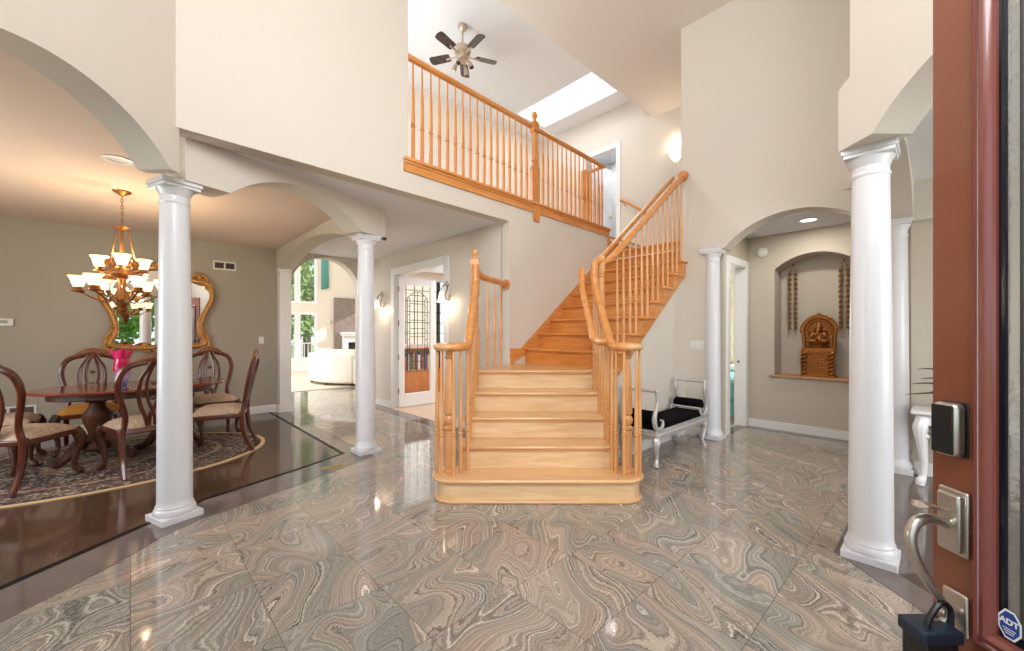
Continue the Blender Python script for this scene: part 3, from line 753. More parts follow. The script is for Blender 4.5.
MB(off=(x,y,zl+1.15)).lathe([(.036,0),(.040,.008),(.02,.02),(.018,.03),(.033,.05),(.036,.068),(.028,.09),(.012,.102),(0,.105)], seg=20).build('finial', M['maple_z'], lr)
q0 = (x,y); q1 = (3.385, bal_v(3.4)+.05)
MB().tube([(q0[0],q0[1],2.0),(q0[0]+.10,q0[1]+.05,1.95),(q0[0]+.2,q0[1]+.10,1.935),(q1[0],q1[1],1.935)], RW, 12).build('level_handrail', M['maple_u'], lr)
ro = MB()
ro.tube([(3.375,q1[1],1.93),(3.40,q1[1],1.93)], [.062,.066], 20)
ro.build('rosette', M['maple_u'], lr)
for f in (.36, .58, .80):
    baluster(lr, q0[0]+(q1[0]-q0[0])*f, q0[1]+(q1[1]-q0[1])*f-.01, zl, 1.92, protoA)
# ---- right railing, lower and upper flight
rr = thing('stair_railing', 'long maple railing climbing from the volute near the bench to the upper wall', 'railing', (*C(.94,3.3),0), world=True, group='stair railings')
volute(rr, .943, 1, .83)
rail = [(.943,3.225,1.218),(.885,3.235,1.218),(.845,3.30,1.222),(.83,3.40,1.245),(.83,3.50,1.315),(.83,3.75,1.53),(.83,4.03,1.77),(.83,4.065,1.815),(.83,4.08,1.87),(.83,4.085,2.0),(.845,4.11,2.05)]
NP = (3.52,2.40)
MB().tube([tuple(p) for p in bez(diag_pts(rail), 5)]+[(NP[0],NP[1],2.06)], RW, 12).build('handrail', M['maple_u'], rr)
lower_balusters(rr, .83)
MB(off=(NP[0],NP[1],zl)).lathe([(.045,0),(.045,.30),(.03,.31),(.045,.34),(.03,.37),(.042,.40),(.04,.6),(.03,.95),(.042,.965),(.03,.98),(.042,1.0),(.042,1.10),(.03,1.115),(.046,1.14),(.046,1.165),(.02,1.185),(0,1.19)], seg=20).build('newel_post', M['maple_z'], rr)
vr = 2.345
sl = RIS/RUN2
ru0, ru1 = 3.56, 5.31
def urz(u): return 2.04+(u-3.54)*(3.40-2.04)/(5.31-3.54)
MB().tube([(NP[0],NP[1],2.05),(3.60,2.36,2.085),(3.7,vr,urz(3.7)),(ru1,vr,urz(ru1))], RW, 12).build('handrail', M['maple_u'], rr)
MB().tube([(5.295,vr,3.405),(5.329,vr,3.405)], [.062,.068], 20).build('rosette', M['maple_u'], rr)
for n in range(6, 14):
    for k in (.07, .195):
        u = U6+RUN2*(n-6)+k
        if u > 5.30: continue
        baluster(rr, u, vr, n*RIS, urz(u)-.01, protoA)
# second grab rail on brackets, on the tread side
iv = 2.455
gr = thing('grab_rail', 'second slim maple handrail fixed inside the long stair railing', 'handrail', (*C(.70,3.5),0), world=True)
g = [(.80,3.46,1.255),(.74,3.46,1.255),(.705,3.48,1.275),(.70,3.56,1.345),(.70,3.8,1.55),(.70,4.02,1.755),(.70,4.045,1.80),(.70,4.06,1.86),(.70,4.065,1.98)]
MB().tube([tuple(p) for p in bez(diag_pts(g), 5)], .031, 10).build('lower_rail', M['maple_u'], gr)
MB().tube([(3.60,iv,2.12),(3.7,iv,urz(3.7)+.03),(5.18,iv,urz(5.18)+.03),(5.26,iv,urz(5.26)+.03)], .025, 10).build('upper_rail', M['maple_u'], gr)
MB().tube(diag_pts([(.70,3.9,1.63),(.83,3.9,1.64)]), .012, 8).build('bracket', M['maple_u'], gr)
for u in (3.75, 4.5, 5.2):
    MB().tube([(u,iv,urz(u)),(u,iv-.02,urz(u)-.02),(u,vr,urz(u)-.01)], .011, 8).build('bracket', M['maple_u'], gr)
# ---- balcony railing
br = thing('balcony_railing', 'maple balcony railing with slim spindles above the hall opening', 'railing', (2.0,3.64,Z2), world=True)
def bl(u, dv=0): return (u, bal_v(u)+dv)
d, L, n = dirn(bl(1.935), bl(5.73))
MB().slab([(0,Z2-.12),(L,Z2-.12),(L,Z2-.02),(0,Z2-.02)], bl(1.935), tuple(d), tuple(n), -.022, 0).build('fascia', M['maple_u'], br)
MB().slab([(0,Z2-.045),(L,Z2-.045),(L,Z2-.02),(0,Z2-.02)], bl(1.935), tuple(d), tuple(n), -.036, -.02).build('cove_moulding', M['maple_u'], br, bevel=.008)
MB().slab([(-.005,Z2-.02),(L+.01,Z2-.02),(L+.01,Z2+.014),(-.005,Z2+.014)], bl(1.935), tuple(d), tuple(n), -.05, .10).build('base_rail', M['maple_u'], br, bevel=.01)
rt = 4.06
MB().tube([(1.945,bal_v(1.945)+.05,rt+.02),(5.67,bal_v(5.67)+.05,rt)], .033, 12).build('handrail', M['maple_u'], br)
MB().tube([(5.66,bal_v(5.66)+.03,rt),(5.66,bal_v(5.66)+.42,rt)], .030, 12).build('return_rail', M['maple_u'], br)
un = 3.90
for k in range(17):
    u = 2.07+k*.1065
    baluster(br, u, bal_v(u)+.05, Z2+.01, rt-.02, protoB)
for k in range(16):
    u = 4.0+k*.1075
    baluster(br, u, bal_v(u)+.05, Z2+.01, rt-.02, protoB)
for k in range(3):
    baluster(br, 5.66, bal_v(5.66)+.14+.09*k, Z2+.01, rt-.02, protoB)
x, y = un, bal_v(un)+.02
nw = MB(off=(x,y,0)).box(-.052,.052,-.052,.052,2.80,3.50)
nw.add([(-.052,-.052,3.50),(.052,-.052,3.50),(.052,.052,3.50),(-.052,.052,3.50),(-.026,-.026,3.56),(.026,-.026,3.56),(.026,.026,3.56),(-.026,.026,3.56)], [(0,1,5,4),(1,2,6,5),(2,3,7,6),(3,0,4,7),(4,5,6,7)])
nw.lathe([(.028,3.55),(.036,3.57),(.026,3.585),(.04,3.60),(.04,3.615),(.028,3.63),(.036,3.65),(.038,3.72),(.034,3.85),(.03,3.98),(.04,3.99)], seg=20)
nw.box(-.046,.046,-.046,.046,3.99,4.12)
nw.build('newel_post', M['maple_zo'], br, bevel=.005)
MB(off=(x,y,4.12)).lathe([(.04,0),(.044,.01),(.022,.024),(.02,.034),(.036,.06),(.04,.09),(.04,.11),(.03,.135),(.01,.145),(0,.147)], seg=8).build('finial', M['maple_zo'], br)
x, y = 5.66, bal_v(5.66)+.42
MB(off=(x,y,0)).box(-.05,.05,-.05,.05,Z2,4.10).build('newel_post', M['maple_zo'], br, bevel=.005)
# short wall rail upstairs
h = thing('wall_handrail', 'short maple handrail on brackets beside the upstairs doorway', 'handrail', (UF,4.0,3.7), world=True)
MB().tube([(UF-.01,4.40,3.975),(UF-.06,4.37,3.985),(UF-.07,4.28,3.93),(UF-.07,3.80,3.58),(UF-.07,3.70,3.52)], .024, 10).build('rail', M['maple_u'], h)
for v, z in ((4.30,3.92),(3.86,3.60)):
    MB().tube([(UF-.002,v,z-.07),(UF-.04,v,z-.07),(UF-.07,v,z-.02)], .01, 8).build('bracket', M['maple_u'], h)

# ------------------------------------------------------------------ dining room
DC = (.05, 6.04)
rg = MB()
rp = [(1.42*cos(2*pi*k/96), 1.06*sin(2*pi*k/96)) for k in range(96)]
rg.prism(rp, 0, .010)
o = rg.build('rug', rugmat(1.42, 1.06)); o.location = (-.20, 5.86, .004)
tag(o, 'oval patterned rug with a gold border on the dark dining floor', 'rug')
tb = thing('dining_table', 'oval polished mahogany dining table on carved pedestals', 'table', (DC[0],DC[1],.02))
el = lambda a, b, n=72: [(a*cos(2*pi*k/n), b*sin(2*pi*k/n)) for k in range(n)]
MB().prism(el(.80,.52), .716, .746).build('tabletop', M['tabletop'], tb, bevel=.009)
MB().prism(el(.66,.39), .64, .717).build('apron', M['carved'], tb, bevel=.01)
for sx in (-.30, .30):
    p = MB().lathe([(.10,.10),(.13,.13),(.09,.18),(.06,.22),(.075,.30),(.11,.40),(.115,.47),(.07,.54),(.06,.58),(.10,.62),(.14,.645)], sx, 0, seg=20)
    for a in (30, 150, 270) if sx > 0 else (90, 210, 330):
        a = radians(a); ca, sa = cos(a), sin(a)
        p.tube(bez([(sx+.05*ca,.05*sa,.22),(sx+.14*ca,.14*sa,.21),(sx+.22*ca,.22*sa,.09),(sx+.30*ca,.30*sa,.03),(sx+.34*ca,.34*sa,.045)],5), [.05]*6+[.045]*6+[.035]*5+[.032]*4, 8)
    p.build('pedestal', M['carved'], tb)
v_ = MB().lathe([(.045,0),(.05,.01),(.035,.03),(.04,.08),(.058,.15),(.066,.22),(.06,.28),(.055,.31)], seg=24)
n = 24; 
def flare(z, r, amp):
    return [((r+amp*cos(4*2*pi*k/n))*cos(2*pi*k/n), (r+amp*cos(4*2*pi*k/n))*sin(2*pi*k/n), z+amp*.6*cos(4*2*pi*k/n)) for k in range(n)]
P = flare(.31,.055,0)+flare(.35,.065,.012)+flare(.40,.078,.022)+flare(.385,.071,.02)+flare(.34,.055,.01)
v_.add(P, [(i*n+k, i*n+(k+1)%n, (i+1)*n+(k+1)%n, (i+1)*n+k) for i in range(4) for k in range(n)])
o = v_.build('vase', M['vase']); o.location = (-.06,5.62,.761); tag(o, 'pink and violet glass vase with a ruffled rim on the dining table', 'vase')
cs = thing('cake_stand', 'clear glass cake stand on the dining table near its end by the column', 'cake stand', (.50,5.86,.761))
MB().lathe([(.06,0),(.062,.006),(.02,.015),(.012,.03),(.012,.05),(.02,.058)], seg=24).build('foot', M['crystal'], cs)
MB().lathe([(.0,.058),(.13,.058),(.14,.066),(.135,.07),(0,.066)], seg=32).build('plate', M['crystal'], cs)

def make_chair(name, label, gold=False):  # gold picks the seat colour that has sunlight painted in
    t = thing(name, label, 'chair', (0,0,0), 0, 'carved dining chairs')
    yb = lambda z: -.215-.13*max((z-.44)/.66,0)**1.25
    # seat
    sp = [(-.275,.235),(-.20,.262),(.20,.262),(.275,.235),(.235,-.215),(-.235,-.215)]
    MB().prism(sp, .375, .425).build('seat_frame', M['mahog_u'], t, bevel=.012)
    c = MB(); n = 14; P = []; F = []
    for i in range(n+1):
        for j in range(n+1):
            a = -1+2*i/n; b = -1+2*j/n
            hw = .258-(.258-.222)*(1-(b+1)/2)
            f = (1-abs(a)**4)*(1-abs(b)**4)
            P.append((a*hw, .02+b*.228+.014*(1-a*a)*(b > .9), 0.425+.075*f**.6))
    for i in range(n):
        for j in range(n): F.append((i*(n+1)+j,(i+1)*(n+1)+j,(i+1)*(n+1)+j+1,i*(n+1)+j+1))
    c.add(P, F).build('seat', M['upholst_sun_tint' if gold else 'upholst'], t, ang=70)
    for sx in (-1, 1):
        q = bez([(sx*.235,.225,.42),(sx*.258,.25,.36),(sx*.262,.255,.28),(sx*.235,.235,.16),(sx*.232,.235,.07),(sx*.255,.26,.025),(sx*.262,.268,.0)], 4)
        m_ = MB().tube([tuple(p) for p in q], lerpR([.042,.045,.036,.022,.020,.030,.026], len(q)), 10)
        m_.ball((sx*.25,.255,.34), .036, 10, 6, 1, 1, 1.5).build('leg', M['carved'], t)
        q = bez([(sx*.205,-.205,.44),(sx*.207,-.215,.3),(sx*.21,-.245,.15),(sx*.215,-.315,.0)], 5)
        MB().tube([tuple(p) for p in q], lerpR([.028,.026,.023,.021], len(q)), 8).build('leg', M['mahog_z'], t)
    bf = MB()
    for sx in (-1, 1):
        S = [(.205,.42),(.19,.50),(.195,.58),(.232,.72),(.253,.83),(.243,.92),(.205,.99),(.14,1.025),(.06,1.04)]
        q = bez([(sx*x, yb(z), z) for x, z in S], 5)
        bf.tube([tuple(p) for p in q], lerpR([.027,.024,.022,.024,.026,.027,.028,.028,.024], len(q)), 8, .8)
    bf.build('back_frame', M['mahog_z'], t)
    cr = MB()
    q = bez([(-.15,yb(1.03)+.004,1.03),(-.08,yb(1.06)+.006,1.07),(0,yb(1.08)+.008,1.085),(.08,yb(1.06)+.006,1.07),(.15,yb(1.03)+.004,1.03)], 6)
    cr.tube([tuple(p) for p in q], lerpR([.02,.038,.048,.038,.02], len(q)), 8, .7)
    for sx in (-1, 0, 1): cr.ball((sx*.055, yb(1.06)+.018, 1.066+.018*(sx == 0)), .034, 10, 6, 1, .6, .9)
    cr.build('crest', M['crest'], t)
    spl = MB()
    for sx in (-1, 1):
        for S in ([(.03,.44),(.05,.52),(.09,.64),(.108,.76),(.095,.89),(.05,.98),(.015,1.05)],
                  [(.025,.44),(.012,.55),(-.03,.66),(-.052,.78),(-.045,.90),(-.02,.99),(-.005,1.05)]):
            q = bez([(sx*x, yb(z)+.003*sx, z) for x, z in S], 5)
            spl.tube([tuple(p) for p in q], .0185, 8, .65)
    for z in (.70, .84): spl.ball((0,yb(z),z), .02, 8, 6, 1.2, .6, 1)
    spl.build('splat', M['mahog_z'], t)
    return t
zr = .022
spots = [
 (-.33, 6.70, pi, 'carved dining chair behind the table facing us, with sunlight painted into its seat colour', True),
 (.80, 6.68, pi, 'carved dining chair against the wall side, seen between the column and the turned chair', False),
 (.76, 5.58, radians(73), 'carved dining chair seen edge-on at the table end nearest the hall arch', False),
 (.10, 5.34, radians(13), 'carved dining chair with its back to us, partly hidden by the white column', False),
 (-.70, 5.47, radians(-33), 'large carved dining chair at the left frame edge, nearest us at the table', False),
 (-.95, 6.38, radians(-90), 'dining chair at the table end by the floor vent, only its seat showing', False)]
ch = [make_chair('dining_chair', spots[0][3], True), None]
ch[0].location = (spots[0][0], spots[0][1], zr); ch[0].rotation_euler = (0,0,spots[0][2])
base = make_chair('dining_chair', spots[1][3]); base.location = (spots[1][0], spots[1][1], .013); base.rotation_euler = (0,0,spots[1][2])
for x, y, a, lab, _ in spots[2:]:
    dup(base, (x, y, zr), a, lab)

# chandelier
CH = (-.06, 5.60)
cd = thing('chandelier', 'gilt two-tier chandelier with lit bell shades over the dining table', 'chandelier', (CH[0],CH[1],2.74))
MB().lathe([(.075,0),(.07,-.012),(.05,-.022),(.02,-.04),(.008,-.05)], seg=24).build('ceiling_canopy', M['gold'], cd)
cn = MB()
for k in range(9):
    z = -.06-k*.032
    cn.tube([(.009*cos(a)*(k%2), .009*cos(a)*(1-k%2), z+.02*sin(a)) for a in [2*pi*i/10 for i in range(10)]], .0035, 6, closed=True)
cn.build('chain', M['gold'], cd)
MB().lathe([(.01,-.34),(.055,-.35),(.06,-.36),(.03,-.375),(.01,-.38)], seg=20).build('top_ring', M['gold'], cd)
for k in range(3):
    a = 2*pi*k/3+.4
    MB().tube([(.045*cos(a),.045*sin(a),-.365),(.11*cos(a),.11*sin(a),-.72)], .006, 6).build('rod', M['gold'], cd)
bd = MB().lathe([(.012,-.36),(.012,-.66),(.04,-.68),(.06,-.72),(.05,-.77),(.09,-.80),(.095,-.83),(.04,-.87),(.028,-.95),(.05,-1.02),(.07,-1.08),(.05,-1.13),(.03,-1.16),(.045,-1.18),(.02,-1.22),(.006,-1.26)], seg=20)
for k in range(6):
    a = 2*pi*k/6; bd.ball((.10*cos(a),.10*sin(a),-.72), .03, 8, 6, 1, 1, 1.3)
bd.build('body', M['gold'], cd)
bc = MB()
for k in range(8):
    a = 2*pi*k/8
    bc.tube([tuple(p) for p in bez([(.03*cos(a),.03*sin(a),-.86),(.12*cos(a),.12*sin(a),-.93),(.11*cos(a),.11*sin(a),-1.03),(.03*cos(a),.03*sin(a),-1.13)],5)], .005, 6)
    bc.ball((.10*cos(a+.3),.10*sin(a+.3),-1.10), .012, 8, 6, 1, 1, 1.6)
bc.build('crystal_cage', M['crystal'], cd)
rho = Vector(C(cos(radians(43.7)), sin(radians(43.7)))); dep = Vector(C(-sin(radians(43.7)), cos(radians(43.7))))
LIGHTS = []
def point(loc, power, color=(1,.78,.52), r=.03):
    l = bpy.data.lights.new('lamp_bulb', 'POINT'); l.energy = power; l.color = color; l.shadow_soft_size = r
    o = bpy.data.objects.new('lamp_bulb', l); COL.objects.link(o); o.location = loc; return o
shade0 = None
for tier, (cnt, r, zb, a0, zarm) in enumerate(((6,.305,-.975,172,-1.05), (3,.185,-.76,30,-.79))):
    for k in range(cnt):
        a = radians(a0+k*360/cnt); p = rho*(r*cos(a))+dep*(r*sin(a)); e = p.normalized()
        q = [(e.x*.05,e.y*.05,zarm), (e.x*r*.45,e.y*r*.45,zarm-.05), (e.x*r*.85,e.y*r*.85,zb-.06), (p.x,p.y,zb-.03), (p.x,p.y,zb)]
        MB().tube([tuple(x) for x in bez(q,5)], .0085, 8).build('arm', M['gold'], cd)
        MB(off=(p.x,p.y,zb-.02)).lathe([(.01,-.03),(.045,-.02),(.05,-.012),(.03,0),(.035,.012),(.03,.025)], seg=16).build('bobeche', M['gold'], cd)
        if shade0 is None:
            shade0 = MB().lathe([(.024,0),(.036,.010),(.046,.038),(.051,.064),(.058,.086),(.073,.106),(.072,.109),(.055,.089),(.048,.064),(.042,.038),(.032,.014),(.022,.004)], seg=28).build('glass_shade', M['shade_lit'], cd)
            shade0.location = (p.x,p.y,zb); sh = shade0
        else: sh = copy_part(shade0, cd, (p.x,p.y,zb))
        if k % 2 == 0: point((CH[0]+p.x, CH[1]+p.y, 2.74+zb+.125), 8)

# gilt mirror on the dining wall
mr = thing('wall_mirror', 'ornate gilt-framed mirror on the taupe dining wall', 'mirror', (.31, 7.735, 1.10), world=True)
half = [(.0,1.135),(.16,1.12),(.32,1.13),(.48,1.155),(.515,1.20),(.47,1.30),(.455,1.42),(.50,1.60),(.58,1.78),(.605,1.90),(.58,2.02),(.50,2.10),(.42,2.10),(.30,2.16),(.15,2.23),(0,2.26)]
pts = half+[(-x,z) for x, z in half[-2:0:-1]]
ring = [tuple(p) for p in bez([(.31+x, 7.70, z) for x, z in pts]+[(.31+pts[0][0],7.70,pts[0][1])], 4)][:-1]
MB().slab([(p[0]-.31,p[2]) for p in ring], (.31,7.71), (1,0), (0,1), 0, .024).build('mirror_glass', M['mirror'], mr)
MB().tube(ring, [.038+.010*abs(sin(i*.55)) for i in range(len(ring))], 10, .8, up=(0,1,0), closed=True).build('frame', M['gilt'], mr)
def scroll(cx, cz, r, turns=1.3, a0=0, sgn=1):
    q = [(cx+(r*(1-.75*t/20))*cos(a0+sgn*turns*2*pi*t/20), 7.69, cz+(r*(1-.75*t/20))*sin(a0+sgn*turns*2*pi*t/20)) for t in range(21)]
    MB().tube(q, lerpR([.024,.012], 21), 8).build('carved_scroll', M['gilt'], mr)
for sx in (-1, 1):
    for dx, cz, r in ((.50,1.16,.075),(.51,1.26,.05),(.47,2.12,.085),(.56,2.03,.05),(.40,2.17,.06),(.46,1.38,.045),(.14,1.115,.06),(.2,2.24,.06)):
        scroll(.31+sx*dx, cz, r, 1.3, pi/2, -sx)
for cc in (((0,2.32,.05),(-.06,2.29,.04),(.06,2.29,.04)), ((0,1.10,.045),(-.05,1.09,.03),(.05,1.09,.03))):
    fl = MB()
    for dx, cz, r in cc: fl.ball((.31+dx,7.685,cz), r, 10, 8, 1, .6, 1.1)
    fl.build('carved_shell', M['gilt'], mr)
# small wall fittings
def vent(name, label, u0, u1, z0, z1, v=7.74):
    t = thing(name, label, 'vent', ((u0+u1)/2, v, (z0+z1)/2), world=True)
    w = MB(); b = .022; um = (u0+u1)/2
    w.box(u0,u1,v-.012,v-.001,z0,z0+b).box(u0,u1,v-.012,v-.001,z1-b,z1).box(u0,u0+b,v-.012,v-.001,z0+b,z1-b).box(u1-b,u1,v-.012,v-.001,z0+b,z1-b).box(um-b/2,um+b/2,v-.012,v-.001,z0+b,z1-b)
    w.build('frame', M['plastic'], t)
    MB().box(u0+b,u1-b,v-.003,v-.0005,z0+b,z1-b).build('duct', M['dark'], t)
    s_ = MB(); z = z0+b+.006
    while z < z1-b-.004:
        s_.add([(u0+b,v-.009,z),(u1-b,v-.009,z),(u1-b,v-.003,z+.006),(u0+b,v-.003,z+.006)], [(0,1,2,3)]); z += .013
    s_.build('louvres', mat('vent_louvre', srgb(120,112,100), .6), t)
vent('wall_vent', 'small white air vent high on the dining wall beside the column', .93, 1.23, 2.32, 2.455)
vent('floor_level_vent', 'white return air vent low on the dining wall behind the chairs', -1.30, -.85, .15, .44)
def plate(name, label, cat, x, y, z, axis, w=.075, h=.118, mt='plastic', dep_=.008, toggles=1):
    t = thing(name, label, cat, (x,y,z))
    m_ = MB(); k = MB()
    for i in range(toggles):
        off = (i-(toggles-1)/2)*.046
        if axis == 'u-': k.box(-dep_-.006,-dep_+.001,off-.016,off+.016,-.033,.033)
        else: k.box(off-.016,off+.016,-dep_-.006,-dep_+.001,-.033,.033)
    if axis == 'u-': m_.box(-dep_,-.0005,-w/2,w/2,-h/2,h/2)
    else: m_.box(-w/2,w/2,-dep_,-.0005,-h/2,h/2)
    m_.build('cover_plate', M[mt], t, bevel=.003); k.build('rocker', M[mt], t, bevel=.002)
plate('light_switch', 'cream light switch on the dining wall beside the arch pilaster', 'light switch', 1.58, 7.74, 1.21, 'v-')
plate('light_switch', 'white triple light switch on the wall behind the silver bench', 'light switch', UW, 2.17, 1.17, 'u-', .17, .118, toggles=3)
t = thing('thermostat', 'white thermostat on the dining wall at the left frame edge', 'thermostat', (-1.12, 7.74, 1.46))
MB().box(-.09,.09,-.03,-.0005,-.045,.045).build('body', M['plastic'], t, bevel=.006)
MB().box(-.045,.045,-.032,-.029,-.012,.024).build('display', mat('grey_display', srgb(150,160,150), .3), t)
t = thing('ceiling_light', 'round white recessed ceiling light in the dining room near the arch', 'ceiling light', (-.07,4.59,2.74))
MB().lathe([(.06,-.001),(.095,-.001),(.10,-.006),(.085,-.012),(.06,-.008)], seg=32, caps=False).build('trim_ring', M['white'], t)
MB().lathe([(0,-.003),(.06,-.003),(.06,-.0005),(0,-.0005)], seg=32).build('lens', M['plastic'], t)
t = thing('floor_register', 'small brass floor register in the marble beside the wood floor corner', 'vent', (1.465,4.14,.0025), radians(-9))
MB().box(-.11,.11,-.03,.03,0,.004).build('plate', M['brass'], t, bevel=.002)
g_ = MB()
for k in range(9): g_.box(-.096+k*.022,-.084+k*.022,-.018,.018,.004,.0046)
g_.build('slots', M['dark'], t)

# ------------------------------------------------------------------ hall: sconces, French door
def sconce(v, z, label):
    t = thing('wall_sconce', label, 'wall sconce', (3.40, v, z), 0, 'hall wall sconces')
    MB().box(-.018,-.0005,-.03,.03,-.09,.05).build('back_plate', M['pewter'], t, bevel=.012)
    q = bez([(-.015,0,-.02),(-.06,0,-.03),(-.075,0,.05),(-.045,0,.14),(-.07,0,.19),(-.12,0,.17),(-.145,0,.11),(-.15,0,.085)], 6)
    MB().tube([tuple(p) for p in q], .0075, 8).build('arm', M['bronze'], t)
    q = bez([(-.05,0,.13),(-.03,0,.2),(-.06,0,.235),(-.075,0,.205),(-.06,0,.19)], 5)
    MB().tube([tuple(p) for p in q], lerpR([.008,.006,.004], 21), 8).build('scroll', M['bronze'], t)
    MB(off=(-.15,0,0)).lathe([(.018,.09),(.026,.075),(.034,.04),(.046,-.02),(.066,-.06),(.065,-.062),(.044,-.024),(.03,.04),(.016,.07)], seg=24).build('glass_shade', M['shade_sconce'], t)
    point((3.25, v, z-.09), 5, (1,.82,.6), .03)
sconce(4.93, 1.84, 'lit bell-shade wall sconce between the French door and the staircase')
sconce(7.02, 1.84, 'lit bell-shade wall sconce between the column and the French door')
w = MB().box(3.37,3.56,DV0-.11,DV0+.014,0,DZ+.11).box(3.37,3.56,DV1-.014,DV1+.11,0,DZ+.11).box(3.37,3.56,DV0+.014,DV1-.014,DZ-.014,DZ+.11)
struct('trim_9', w, M['trim'], bevel=.008)
fd = bpy.data.objects.new('door_1', None); COL.objects.link(fd); fd['kind'] = 'structure'; fd.location = (3.44, 6.60, .012)
W_, Hh = .76, 2.30
MB().box(0,.115,-.045,0,0,Hh).box(W_-.115,W_,-.045,0,0,Hh).box(.115,W_-.115,-.045,0,0,.235).box(.115,W_-.115,-.045,0,Hh-.12,Hh).build('frame', M['white'], fd, bevel=.006)
MB().box(.115,W_-.115,-.026,-.020,.235,Hh-.12).build('pane', M['pane'], fd)
lc = MB(); x0, x1 = .175, W_-.175; xm = W_/2
def came(a, b): lc.tube([(a[0],-.028,a[1]),(b[0],-.028,b[1])], .006, 6)
for x in (x0, x0+.05, x1, x1-.05): came((x,.62),(x,1.95))
for k in range(9):
    z = .75+k*.15; came((x0,z),(x0+.05,z)); came((x1-.05,z),(x1,z))
    came((x0+.05,z+.05),(x1-.05,z+.05))
ap = [(x0+(x1-x0)*k/12, 1.95+.12*sin(pi*k/12)) for k in range(13)]
for a, b in zip(ap, ap[1:]): came(a, b)
came((xm,.62),(xm,2.07)); came((x0,.62),(x1,.62))
lc.build('leaded_came', M['lead'], fd)
hg = MB()
for z in (.25, .85, 1.45, 2.05): hg.tube([(-.006,-.05,z),(-.006,-.05,z+.09)], .009, 8)
hg.build('hinge', M['bronze'], fd)
# study contents and window
wd = bpy.data.objects.new('window_2', None); COL.objects.link(wd); wd['kind'] = 'structure'; wd.location = (5.0, 8.15, 1.8)
w = MB().box(-.80,-.74,0,.10,-.78,.80).box(.74,.80,0,.10,-.78,.80).box(-.74,.74,0,.10,-.78,-.72).box(-.74,.74,0,.10,.74,.80)
w.build('frame', M['white'], wd)
g_ = MB()
for k in range(1, 7): g_.box(-.74+k*.2114-.007,-.74+k*.2114+.007,.03,.05,-.72,.74)
for k in range(1, 6): g_.box(-.74,.74,.03,.05,-.72+k*.243-.007,-.72+k*.243+.007)
g_.build('muntins', M['lead'], wd)
MB().box(-.74,.74,.055,.06,-.72,.74).build('pane', M['pane'], wd)
bk = thing('bookcase', 'low cherry bookcase under the study window, seen through the French door glass', 'bookcase', (5.0,7.92,.006))
MB().box(-.85,.85,-.18,.18,0,.06).box(-.85,-.82,-.18,.18,.06,.98).box(.82,.85,-.18,.18,.06,.98).box(-.82,.82,.16,.18,.06,.98).box(-.82,.82,-.18,.16,.50,.53).box(-.87,.87,-.20,.18,.98,1.01).build('carcass', M['study_wood'], bk, bevel=.004)
for k in range(4):
    x = -.82+.41*k
    d_ = MB().box(x+.004,x+.406,-.20,-.18,.07,.495).build('door', M['study_wood'], bk, bevel=.006)
    MB().ball((x+(.36 if k % 2 == 0 else .05),-.21,.40), .012, 8, 6).build('knob', M['brass'], d_)
cols = [(176,60,48),(70,92,120),(206,190,150),(60,96,72),(150,110,60),(120,50,80),(220,214,200),(40,50,70)]
bmats = [mat('book_cover', srgb(*c_), .6) for c_ in cols]
pages = mat('book_pages', srgb(230,222,204), .8)
x = 4.22; k = 0; names = ('red','slate blue','cream','green','ochre','plum','ivory','navy')
while x < 5.76:
    th = random.uniform(.04,.075); hh = random.uniform(.27,.40); dd = random.uniform(.16,.22)
    t = thing('book', f'{names[k%8]} book standing on the bookcase shelf behind the French door', 'book', (x+th/2,7.90,.537), 0, f'{names[k%8]} books on the study shelf')
    MB().box(-th/2,th/2,-dd/2,-dd/2+.005,0,hh).box(-th/2,-th/2+.004,-dd/2,dd/2,0,hh).box(th/2-.004,th/2,-dd/2,dd/2,0,hh).build('cover', bmats[k%8], t)
    MB().box(-th/2+.004,th/2-.004,-dd/2+.005,dd/2-.004,.004,hh-.004).build('pages', pages, t)
    x += th+.004; k += 1

# ------------------------------------------------------------------ family room
sf = thing('sofa', 'curved cream sofa with its back to the hall, in the bright family room', 'sofa', (5.12,11.25,.012))
def arcseg(r0, r1, a0, a1, z0, z1, n=22):
    A_ = [radians(a0+(a1-a0)*k/n) for k in range(n+1)]
    return MB().prism([(r1*cos(a),r1*sin(a)) for a in A_]+[(r0*cos(a),r0*sin(a)) for a in A_[::-1]], z0, z1)
arcseg(1.46,1.70,163,229,.06,.80).build('backrest', M['sofa'], sf, bevel=.06)
arcseg(.92,1.47,164,229,.06,.30).build('seat_base', M['sofa'], sf, bevel=.03)
for k in range(3): arcseg(.90,1.46,165+21*k,185.5+21*k,.30,.46).build('seat_cushion', M['sofa'], sf, bevel=.04)
for k in range(3): arcseg(1.28,1.48,165+21*k,185.5+21*k,.46,.90).build('back_cushion', M['sofa'], sf, bevel=.06)
arcseg(.9,1.70,158,163.2,.06,.66).build('arm', M['sofa'], sf, bevel=.05); arcseg(.9,1.70,229,233,.06,.66).build('arm', M['sofa'], sf, bevel=.05)
for a in (166, 200, 227):
    for r in (1.0, 1.6): MB().box(r*cos(radians(a))-.03,r*cos(radians(a))+.03,r*sin(radians(a))-.03,r*sin(radians(a))+.03,0,.07).build('foot', M['dark'], sf)
fp_ = thing('fireplace', 'taupe stone fireplace with a white mantel on the far family room wall', 'fireplace', (6.2,FV,0), world=True)
MB().box(5.50,6.99,FV-.10,FV-.002,.012,2.64).build('stone_panel', M['stone'], fp_)
m_ = MB().box(5.76,5.96,FV-.22,FV-.10,.012,1.22).box(6.78,6.98,FV-.22,FV-.10,.012,1.22).box(5.96,6.78,FV-.22,FV-.10,.98,1.22).box(5.70,6.99,FV-.32,FV-.10,1.22,1.30).box(5.66,6.99,FV-.36,FV-.10,1.30,1.36)
